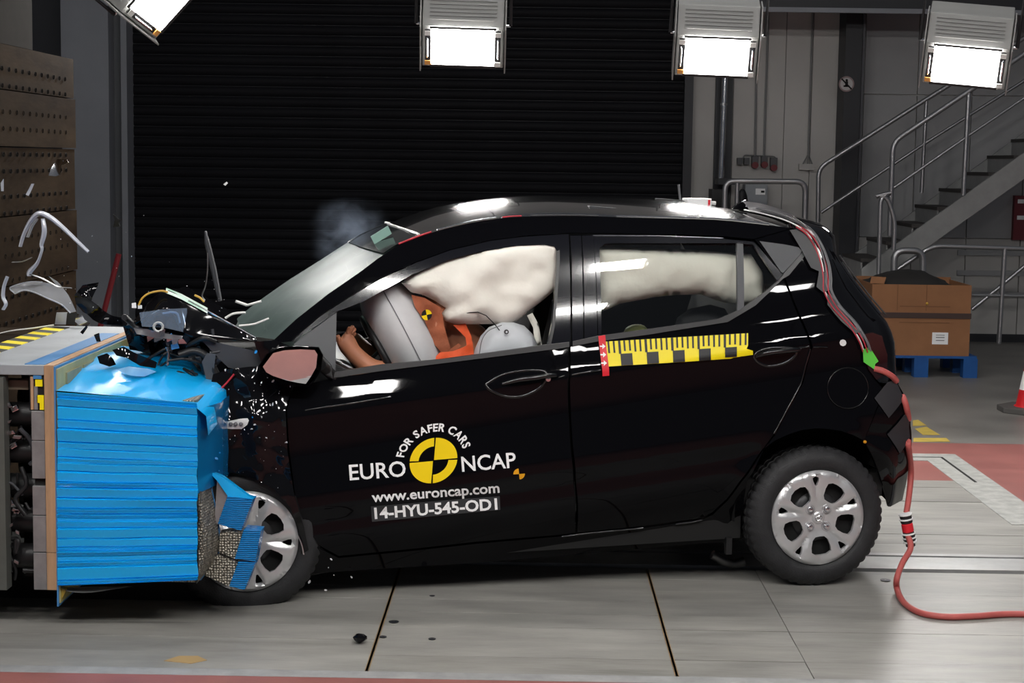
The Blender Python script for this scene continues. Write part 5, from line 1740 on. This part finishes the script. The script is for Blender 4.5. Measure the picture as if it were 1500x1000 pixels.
for (x0, x1, y0, y1, mt_) in ((45, 49, 552, 600, M_wood), (52, 62, 556, 566, M_tapey), (54, 64, 579, 590, M_tapey), (50, 55, 566, 600, M_alu), (58, 64, 590, 600, M_tapey), (49, 61, 550, 555, M_blued)):
    MB().box(W(x0, 600, BY).x, W(x1, 600, BY).x, BY + .002, BY + .01, W(55, y1, BY).z, W(55, y0, BY).z).build('hazard_tape', mt_, bar)
xc0, xc1 = W(-6, 700, BY).x, W(46.5, 700, BY).x
for j in range(3):
    for k, yc in enumerate((614, 668, 720, 771, 824)):
        zc = W(30, yc, BY).z
        Yc = BY + .12 + j * .45
        MB().lathe([(0.0, 0), (.038, 0), (.038, .09), (.046, .092), (.046, .20), (0, .2)], (xc1 - .2 + .05 - .06, Yc, zc), (1, 0, 0), 20).build('load_cell', M_blackp, bar, smooth=40)
        if j == 0:
            MB().tube([(xc1 - .2, Yc - .04, zc + .01), (xc1 - .16, Yc - .055, zc + .02)], .008, 8).build('cell_plug', M_chrome, bar)
            MB().tube(smooth_path([V((xc1 - .13, Yc - .05, zc + .01)), V((xc1 - .10, Yc - .06, zc - .04)), V((xc1 - .15, Yc - .055, zc - .09)), V((xc1 - .2, Yc - .04, zc - .10))], 5), .007, 7).build('cell_lead', M_blackp, bar, smooth=60)
MB().box(BX + .012, W(8.5, 700, BY).x, BY - .01, BY + .05, W(5, 863, BY).z, W(5, 552, BY).z).build('mounting_plate', mat('grey_green_plate', (0.09, 0.094, 0.085), 0.55, var=.15), bar)
MB().box(W(10, 600, BY).x, xc1, BY + .3, BYF, hp - .5, hp - .0).build('cell_shade', M_dark, bar)  # near-black boxes added for the darkness behind the load cells
MB().box(W(10, 600, BY).x, xc1, BY + .3, BYF, zb, hp - .5).build('cell_shade', M_dark, bar)
MB().obox(W(27, 562, BY + .1), (.045, 0, 0), (0, .03, 0), (0, 0, .018)).build('cell_bracket', mat('tan_bracket', (0.22, 0.19, 0.14), 0.5), bar, bevel=.004)
for (x, y) in ((22, 598), (12, 594), (20, 652), (15, 737), (8, 604)):
    MB().obox(W(x, y, BY + .06), (.012, 0, .006), (0, .008, 0), (-.004, 0, .009)).build('cell_clamp', M_chrome, bar, bevel=.003)
MB().box(BX + .012, xr_ - .05, BY + .45, BYF, 0.0, zb + .02).build('under_barrier_shade', M_dark, bar)  # dark box added to stand for the shade below the barrier
MB().box(W(9, 600, BY).x, xc1, BY + .19, BY + .2, zb, hp).build('cell_shade', M_dark, bar)  # black sheet added close behind the cells to keep them in darkness
rl = random.Random(31)
for k in range(14):
    x_, y_ = rl.uniform(8, 40), rl.uniform(565, 850)
    pts = [W(x_, y_, BY + .05)]
    for j in range(3):
        pts.append(pts[-1] + V((rl.uniform(-.06, .06), rl.uniform(-.01, .02), rl.uniform(-.07, .05))))
    MB().tube(smooth_path(pts, 5), rl.choice((.004, .006, .009)), 7).build('cell_lead', rl.choice((M_blackp, M_blackp, M_greyd)), bar, smooth=60)
for k in range(9):
    q_ = W(rl.uniform(9, 26), rl.uniform(580, 830), BY + .04)
    MB().obox(q_, V((rl.uniform(.006, .016), 0, rl.uniform(-.006, .006))), (0, .006, 0), V((rl.uniform(-.004, .004), 0, .006))).build('cell_clamp', rl.choice((M_chrome, M_steel)), bar, bevel=.002)
# crushed honeycomb core
zt0 = W(86, 573, BY).z
zb0 = W(86, 857, BY).z
core = MB()
rf = random.Random(21)
edges_ = [0.0]
while edges_[-1] < 1:
    edges_.append(edges_[-1] + rf.choice((.02, .028, .034, .045, .055, .07)))
edges_[-1] = 1.0
NXC = 46
rows = []
for i in range(len(edges_) - 1):
    d0 = rf.uniform(.004, .013)
    ph = rf.uniform(0, 9)
    for t_, dd in ((0.0, .0), (.06, -d0), (.5, -d0 * .55), (.9, -d0 * .2), (1.0, .004)):
        f_ = edges_[i] + (edges_[i + 1] - edges_[i]) * t_
        row = []
        for k in range(NXC + 1):
            u = k / NXC
            xl_, xr_ = 84.5 + .5 * math.sin(f_ * 9), 289.5 + 2.2 * noise.noise(V((f_ * 11, 3, 1)))
            ytop, ybot = 574 + 15 * u, 857 - 8 * u
            wob = 1.5 * noise.noise(V((u * 2.5, i * 3.1, ph))) * math.sin(math.pi * f_)
            p = W(xl_ + (xr_ - xl_) * u, ytop + (ybot - ytop) * f_ + wob, BY)
            dd2 = dd * (1 + .5 * noise.noise(V((u * 1.6, i * 7.7, 2)))) + .006 * noise.noise(V((u * 1.5, f_ * 3, 8)))
            row.append(p + V((0, dd2, 0)))
        rows.append(row)
skin = core.grid(rows, flip=True).build('blue_skin', M_blue, bar, smooth=35)
# top sheet of the core, humped
rows = []
for j in range(13):
    v = j / 12
    row = []
    for k in range(25):
        u = k / 24
        p0 = W(82 + 206 * u, 571.5 + 18 * u, BY)
        zz = p0.z + .018 * math.sin(math.pi * min(1, u * 1.05)) * (v * 2 if v < .5 else 1) + .055 * min(1, v * 1.6) + .02 * noise.noise(V((u * 4, v * 4, 6))) * min(1, v * 3)
        row.append(V((p0.x + .0 * v, BY - .004 + v * .98, zz - .02 * max(0, u - .85) * 6)))
    rows.append(row + [row[-1] + V((.035, 0, -.03)), row[-1] + V((.042, 0, -.10))])
MB().grid(rows).build('blue_top_sheet', M_blue, bar, smooth=50)
xr = W(289.5, 700, BY).x
MB().box(xs1 + .02, xr - .012, BY + .03, BY + .95, zb0 + .012, zt0 - .03).build('honeycomb_core', M_honey, bar)
MB().grid([[V((xr + .045 * min(1, k / 2) + .006 * noise.noise(V((k * .7, j * 1.3, 4))), BY + .001 + .10 * k, zt0 - .06 - (zt0 - zb0 - .1) * j / 12)) for k in range(9)] for j in range(7)]).build('blue_end_skin', mat('blue_barrier_film', (0.0, 0.16, 0.42), 0.25, coat=.5), bar, smooth=50)
MB().grid([[W(86 + 12 * k, 858.5 + (0, 7, 9, 9.5, 9, 7.5, 5.5, 3.5, 2, .5)[min(9, k)] * (1 - j * .9), BY + .01 + .05 * j) for k in range(10)] for j in range(2)]).build('loose_foil', M_alu, bar, smooth=60)
MB().prism([W(86, 860, BY + .02), W(98, 862, BY + .02), W(87, 884, BY + .02)], (.0, .02, 0)).build('yellow_flap', mat('mustard_flap', (0.36, 0.25, 0.04), 0.5), bar)
# torn honeycomb sheet bulging out of the core
le = resample([W(291, y, BY + .02) for y in (690, 730, 770, 810, 849)], 15)
ri = resample([W(x, y, BY + .16) for x, y in ((297, 672), (309, 712), (319, 760), (323, 795), (320, 812), (308, 830), (293, 849))], 15)
rows = [[a_.lerp(b_, t_) + V((0, -.05 * math.sin(math.pi * t_) + .012 * noise.noise(V((i * .6, t_ * 5, 2))), 0)) for t_ in [q_ / 7 for q_ in range(8)]] for i, (a_, b_) in enumerate(zip(le, ri))]
hs = MB().grid(rows, flip=True).build('honeycomb_sheet', M_honey, bar, smooth=60)
MB().tube(ri, 0.004, 6).build('sheet_edge', M_blued, bar, smooth=60)
# three torn honeycomb blocks leaning on the front wheel
def ribmat():
    mt_ = mat('ribbed_blue_skin', (0.0, 0.22, 0.62), 0.32, coat=.3)
    nt = mt_.node_tree
    b = nt.nodes['Principled BSDF']
    tc = nt.nodes.new('ShaderNodeTexCoord')
    wv = nt.nodes.new('ShaderNodeTexWave')
    wv.bands_direction = 'Z'
    wv.inputs['Scale'].default_value = 42
    wv.inputs['Distortion'].default_value = 1.5
    wv.inputs['Detail'].default_value = 1
    bp = nt.nodes.new('ShaderNodeBump')
    bp.inputs['Strength'].default_value = .8
    bp.inputs['Distance'].default_value = .01
    nt.links.new(tc.outputs['Object'], wv.inputs['Vector'])
    nt.links.new(wv.outputs['Fac'], bp.inputs['Height'])
    nt.links.new(bp.outputs[0], b.inputs['Normal'])
    return mt_


M_rib = ribmat()
YB = 6.20
for lab, face, top, side in (
        ('torn blue honeycomb block with a long flap, topmost of three at the wheel', [(333, 727), (319, 767), (353, 777), (370, 733)], [(304, 689), (327, 699), (370, 731), (334, 727), (318, 704)], [(318, 704), (334, 727), (319, 768), (314, 764)]),
        ('torn blue honeycomb block, middle of three against the wheel cover', [(357, 776), (344, 818), (374, 822), (382, 778)], None, [(322, 780), (356, 777), (344, 818), (320, 808)]),
        ('torn blue honeycomb block, lowest of three against the wheel cover', [(349, 823), (336, 858), (358, 864), (374, 824)], None, [(318, 812), (348, 823), (336, 859), (299, 842)])):
    p0 = W(*face[0], YB)
    t = thing('honeycomb_block', lab, 'honeycomb block', p0, group='torn honeycomb blocks at the front wheel')
    MB().prism([W(*p, YB) for p in face], (0.0, .09, 0)).build('ribbed_face', M_rib, t)
    if top:
        MB().prism([W(*p, YB + .004) for p in top], (0, .03, 0)).build('blue_flap', M_blue, t)
    MB().prism([W(*p, YB + .012) for p in side], (0.0, .06, 0)).build('honeycomb_side', M_honey if not top else M_alu, t)

# ================================================================== FLYING WRECKAGE
def strip3(px, Y, wd, mt_, name, label, cat, curl=.0, group=None):
    pts = smooth_path([W(x, y, Y) for x, y in px], 5)
    n = len(pts)
    wdf = wd if callable(wd) else (lambda t_: wd)
    rows = []
    for i, p in enumerate(pts):
        d = (pts[min(n - 1, i + 1)] - pts[max(0, i - 1)]).normalized()
        s_ = V((0, 1, 0)).cross(d).normalized()
        ww = wdf(i / (n - 1))
        rows.append([p - s_ * ww + V((0, .004, 0)), p - s_ * ww * .3 + V((0, -.012, 0)), p + s_ * ww * .3 + V((0, -.012, 0)), p + s_ * ww + V((0, .004, 0)), p + s_ * ww * .9 + V((0, .012, 0)), p - s_ * ww * .9 + V((0, .012, 0))])
    o = MB().grid(rows, closed=True).build(name, mt_, smooth=40)
    return tag(o, label, cat, group)


M_pale = mat('pale_grey_trim', (0.42, 0.44, 0.5), 0.3, coat=.3)
strip3([(29, 361), (34, 344), (44, 324), (56, 313), (72, 318), (92, 334), (112, 353), (129, 369)], 6.6, lambda t_: .011 * (1 - .5 * abs(2 * t_ - 1)), M_pale, 'trim_arch', 'pale curved arch of trim flying above the barrier', 'trim piece')
strip3([(40, 347), (46, 332), (54, 320)], 6.62, .005, M_lensclear, 'trim_sliver', 'thin sliver hanging inside the pale trim arch', 'trim piece')
strip3([(62, 320), (64, 340), (60, 358), (61, 366), (54, 385), (43, 398), (42, 404)], 6.6, lambda t_: .007 + .003 * math.sin(t_ * 9), M_pale, 'bent_bracket', 'bent grey bracket dangling below the pale trim arch', 'bracket')
strip3([(10, 405), (5, 420), (4, 435), (8, 445), (4, 453)], 6.5, .006, M_pale, 'bent_bracket', 'short pale bracket flying at the left edge', 'bracket')
strip3([(18, 384), (32, 383), (46, 377)], 6.6, .002, M_steel, 'wire_piece', 'thin wire flying below the pale trim arch', 'wire')
strip3([(44, 402), (62, 408), (85, 420), (105, 422)], 6.55, .002, M_blackp, 'wire_piece', 'thin black wire above the clear lamp lens', 'wire')
strip3([(0, 488), (20, 484), (45, 481), (78, 476)], 7.2, .003, M_wire_w, 'loose_rope', 'pale rope lying along the far edge of the barrier top', 'rope')


def flake(name, label, cat, px, Y, mt_, amp=.01, seed=1, th=.003, group=None, h=.014):
    poly = [W(x, y, Y) for x, y in px]
    v2, fs, _ = tri2d([(p.x, p.z) for p in poly], (), h, jitter=.25)
    o = sheet(MB(), v2, fs, lambda x, z: (V((x, Y + amp * noise.noise(V((x * 11, z * 11, seed))) * 2, z)), V((0, 1, 0))), th).build(name, mt_, smooth=35, merge=False)
    return tag(o, label, cat, group)


fl_ = flake('lamp_lens', 'broken clear lamp lens with amber tint flying over the barrier', 'lamp lens', [(15, 421), (40, 413), (62, 413), (78, 416), (84, 419), (72, 404), (84, 412), (100, 432), (112, 456), (103, 458), (90, 446), (70, 437), (50, 428), (35, 425), (22, 430)], 6.7, M_lensclear, .02, 3)
MB().tube(smooth_path([W(x, y, 6.68) for x, y in ((22, 430), (35, 425), (50, 428), (70, 437), (90, 446), (103, 458))], 4), .003, 6).build('lens_rim', M_pale, fl_)
MB().tube(smooth_path([W(x, y, 6.68) for x, y in ((22, 430), (15, 421), (40, 413), (62, 413))], 4), .0025, 6).build('lens_rim', M_pale, fl_)
flake('bumper_shard', 'black bumper shard with a raised fin above the barrier', 'bumper shard', [(109, 432), (122, 417), (142, 414), (138, 430), (135, 440), (150, 452), (168, 462), (188, 469), (184, 478), (160, 474), (136, 468), (118, 458), (110, 445)], 6.75, M_crush, .04, 4)
flake('headlamp_chunk', 'grey and dark headlamp chunk standing on the barrier', 'lamp chunk', [(80, 475), (84, 457), (99, 457), (97, 475)], BYF - .05, M_pale, .01, 5)
flake('headlamp_chunk', 'dark headlamp chunk with bright reflector beside the grey one', 'lamp chunk', [(97, 474), (99, 458), (113, 458), (110, 476)], BYF - .05, M_blackp, .01, 6)
flake('reflector_piece', 'glittering broken reflector on the barrier top', 'reflector', [(110, 471), (113, 459), (120, 460), (124, 468), (133, 474), (128, 478), (115, 476)], BYF - .07, M_chrome, .04, 7, h=.008)
flake('silver_shard', 'crumpled silver shard high in front of the brown block', 'shard', [(72, 257), (76, 244), (83, 233), (101, 233), (103, 238), (90, 243), (88, 256), (82, 258)], 6.9, M_chrome, .03, 8, h=.009)
flake('silver_shard', 'small slanting silver shard in front of the brown block', 'shard', [(37, 285), (45, 269), (49, 269), (41, 287)], 6.9, M_pale, .01, 9, h=.009)
flake('silver_shard', 'tiny dark shard at the left edge of the brown block', 'shard', [(0, 268), (4, 262), (4, 280), (1, 280)], 6.9, M_pale, .01, 10, h=.009)
flake('white_fleck', 'lone white fleck flying high in front of the shutter', 'fleck', [(327, 270), (332, 266), (334, 268), (330, 272)], 7.4, M_white, .004, 11, h=.01)
flake('dark_scrap', 'dark twisted scrap in front of the grey column', 'scrap', [(164, 333), (168, 322), (166, 313), (174, 321), (179, 321), (173, 326), (175, 332)], 7.6, M_blackp, .02, 12, h=.01)
flake('bumper_shard', 'long dark blue-black shard tumbling onto the barrier top', 'bumper shard', [(165, 512), (180, 508), (205, 520), (228, 532), (226, 540), (205, 536), (188, 524), (172, 520)], 6.35, M_crush, .03, 13)
flake('bumper_shard', 'small black shard resting on the blue top sheet', 'bumper shard', [(142, 522), (155, 518), (165, 526), (170, 534), (160, 537), (146, 532)], 6.4, M_crush, .02, 14)
flake('bumper_shard', 'pointed black shard on the grey barrier top', 'bumper shard', [(116, 487), (126, 476), (127, 480), (120, 490)], 6.6, M_crush, .01, 15, h=.01)
flake('bumper_shard', 'stubby black shard at the timber board end', 'bumper shard', [(138, 490), (146, 487), (148, 500), (142, 500)], 6.5, M_crush, .01, 16, h=.01)
flake('blue_film_scrap', 'torn blue film scrap on top of the core with a white fold', 'film scrap', [(170, 542), (190, 536), (215, 540), (228, 545), (210, 552), (188, 548)], 6.33, mat('light_blue_film', (.25, .5, .75), .25, coat=.5), .03, 17)
o = MB().ball(G(527, 934, .018), (.028, .02, .016), 7, 5).build('rubber_crumb', M_crush)
for v in o.data.vertices:
    v.co += V((.012 * noise.noise(v.co * 60), .012 * noise.noise(v.co * 60 + V((5, 0, 0))), .006 * noise.noise(v.co * 60 + V((0, 5, 0)))))
tag(o, 'small black lump of debris lying on the grey deck', 'debris')
# small chips, each its own piece
rc_ = random.Random(77)


def chip_mesh(seed, mt_):
    r_ = random.Random(seed)
    n = 6
    pts = [V((math.cos(2 * math.pi * k / n) * r_.uniform(.5, 1.1), 0, math.sin(2 * math.pi * k / n) * r_.uniform(.35, .8))) for k in range(n)]
    ob = MB().prism(pts, (0, .3, 0)).build('chip_source', mt_)
    me = ob.data
    bpy.data.objects.remove(ob)
    return me


M_chipw = mat('pale_chip', (0.8, 0.8, 0.82), 0.3)
M_chipb = mat('blue_chip', (0.02, 0.28, 0.72), 0.3)
mw = [chip_mesh(s_, M_chipw) for s_ in range(4)]
mbl = [chip_mesh(s_ + 9, M_chipb) for s_ in range(3)]


def zone(x, y):
    if y < 585:
        return 'below the door mirror' if x > 365 else 'beside the grey torn bracket'
    if y < 640:
        return 'right of the headlamp shard' if x > 366 else 'around the headlamp shard'
    return 'just above the front wheel' if y > 672 else 'below the headlamp shard'


def chip(name, me, p, s_, label, cat, group):
    o = bpy.data.objects.new(name, me)
    COL.objects.link(o)
    o.location = p
    o.scale = (s_, s_, s_)
    o.rotation_euler = (rc_.uniform(-.6, .6), rc_.uniform(0, 6), rc_.uniform(-.6, .6))
    tag(o, label, cat, group)


big = [(399, 592, 3.2), (376, 605, 2.6), (390, 603, 2.2), (383, 611, 2.4), (373, 622, 2.6), (369, 628, 1.8), (358, 629, 1.6), (419, 648, 3), (400, 558, 3.2), (383, 560, 2.2), (373, 561, 1.8), (372, 541, 2.6), (330, 542, 2.6), (344, 638, 1.8), (390, 641, 1.8), (392, 553, 1.4), (354, 550, 1.6), (349, 571, 1.3), (335, 570, 1.1), (372, 572, 1.2), (308, 604, 1.6), (322, 633, 1.4), (337, 643, 1.4), (425, 566, 1.6), (383, 706, 1.6), (407, 714, 1.2)]
for (x, y, s_) in big:
    chip('pale_chip', rc_.choice(mw), CM @ (Lc(x, y, -rc_.uniform(.05, .12))), s_ * .0022, '%s pale chip flying in front of the crushed wing, %s' % ('larger' if s_ >= 2 else 'tiny', zone(x, y)), 'chip', 'pale chips in front of the wing')
for k in range(42):
    x, y = rc_.uniform(305, 420), rc_.uniform(560, 705)
    s_ = rc_.uniform(.4, .9)
    chip('pale_chip', rc_.choice(mw), CM @ (Lc(x, y, -rc_.uniform(.05, .15))), s_ * .0022, '%s pale chip flying in front of the crushed wing, %s' % ('larger' if s_ >= 2 else 'tiny', zone(x, y)), 'chip', 'pale chips in front of the wing')
for k in range(44):
    x, y = rc_.uniform(80, 330), rc_.gauss(430, 45)
    y = max(300, min(498, y))
    chip('glass_fleck', rc_.choice(mw), W(x, y, rc_.uniform(6.5, 7.2)), rc_.uniform(.45, 1.3) * .0024, 'tiny bright fleck flying %s' % ('in front of the brown block' if x < 107 else 'in front of the grey column' if x < 190 else 'above the crushed bonnet'), 'fleck', 'bright flecks above the barrier')
for (x, y, s_) in ((303, 649, 5), (300, 661, 2.2), (306, 644, 2.2), (317, 671, 3.4), (322, 663, 1.8), (308, 653, 2.4), (370, 611, 1.6), (300, 640, 1.5), (311, 678, 1.2), (321, 689, 1.2)):
    chip('blue_chip', rc_.choice(mbl), W(x, y, 6.22), s_ * .0024, 'small blue chip flying between barrier and wing', 'chip', 'blue chips off the barrier')
chip('blue_chip', mbl[0], CM @ Lc(375, 515, -.05), .009, 'blue chip lodged at the foot of the windscreen', 'chip', None)
chip('blue_chip', mbl[1], W(303, 792, 6.14), .010, 'blue chip caught on the torn honeycomb sheet', 'chip', None)
for (x, y, s_) in ((485, 819, 2.2), (481, 831, 1.2), (515, 845, 2.2), (477, 864, 2.6), (453, 852, 3.4), (331, 876, 1.4), (489, 842, 1)):
    chip('pale_chip', rc_.choice(mw), CM @ (Lc(x, y, -.03)), s_ * .0026, 'pale chip thrown out behind the front wheel', 'chip', 'pale chips behind the front wheel')
o = MB().prism([G(240, 968, .001), G(262, 961, .001), G(290, 961, .001), G(303, 967, .001), G(280, 972, .001)], (0, 0, .002)).build('chipped_patch', mat('bare_wood_patch', (.42, .28, .12), .6), fl)

# smoke puff over the windscreen
p0 = CM @ Ly(512, 346, .85)
sm = MB().ball(p0, (.30, .22, .17), 20, 12).build('smoke_puff', None)
ms = bpy.data.materials.new('thin_smoke')
ms.use_nodes = True
nt = ms.node_tree
nt.nodes.remove(nt.nodes['Principled BSDF'])
out = nt.nodes['Material Output']
pv = nt.nodes.new('ShaderNodeVolumePrincipled')
pv.inputs['Color'].default_value = (.62, .74, .95, 1)
tc = nt.nodes.new('ShaderNodeTexCoord')
nz = nt.nodes.new('ShaderNodeTexNoise')
nz.inputs['Scale'].default_value = 9
nz.inputs['Detail'].default_value = 6
nz.inputs['Distortion'].default_value = .6
nt.links.new(tc.outputs['Object'], nz.inputs['Vector'])
ds = nt.nodes.new('ShaderNodeVectorMath')
ds.operation = 'DISTANCE'
ds.inputs[1].default_value = tuple(p0)
nt.links.new(tc.outputs['Object'], ds.inputs[0])
mr = nt.nodes.new('ShaderNodeMapRange')
mr.inputs['From Min'].default_value = 0.0
mr.inputs['From Max'].default_value = 0.2
mr.inputs['To Min'].default_value = 1
mr.inputs['To Max'].default_value = 0
nt.links.new(ds.outputs['Value'], mr.inputs[0])
m2 = nt.nodes.new('ShaderNodeMapRange')
m2.inputs['From Min'].default_value = .45
m2.inputs['From Max'].default_value = .62
m2.inputs['To Max'].default_value = 6.0
nt.links.new(nz.outputs['Fac'], m2.inputs[0])
mu = nt.nodes.new('ShaderNodeMath')
mu.operation = 'MULTIPLY'
pw = nt.nodes.new('ShaderNodeMath')
pw.operation = 'POWER'
pw.inputs[1].default_value = 1.8
nt.links.new(mr.outputs[0], pw.inputs[0])
nt.links.new(pw.outputs[0], mu.inputs[0])
nt.links.new(m2.outputs[0], mu.inputs[1])
nt.links.new(mu.outputs[0], pv.inputs['Density'])
nt.links.new(pv.outputs[0], out.inputs['Volume'])
sm.data.materials.append(ms)
tag(sm, 'thin bluish smoke puff above the top of the windscreen', 'smoke', None, 'stuff')
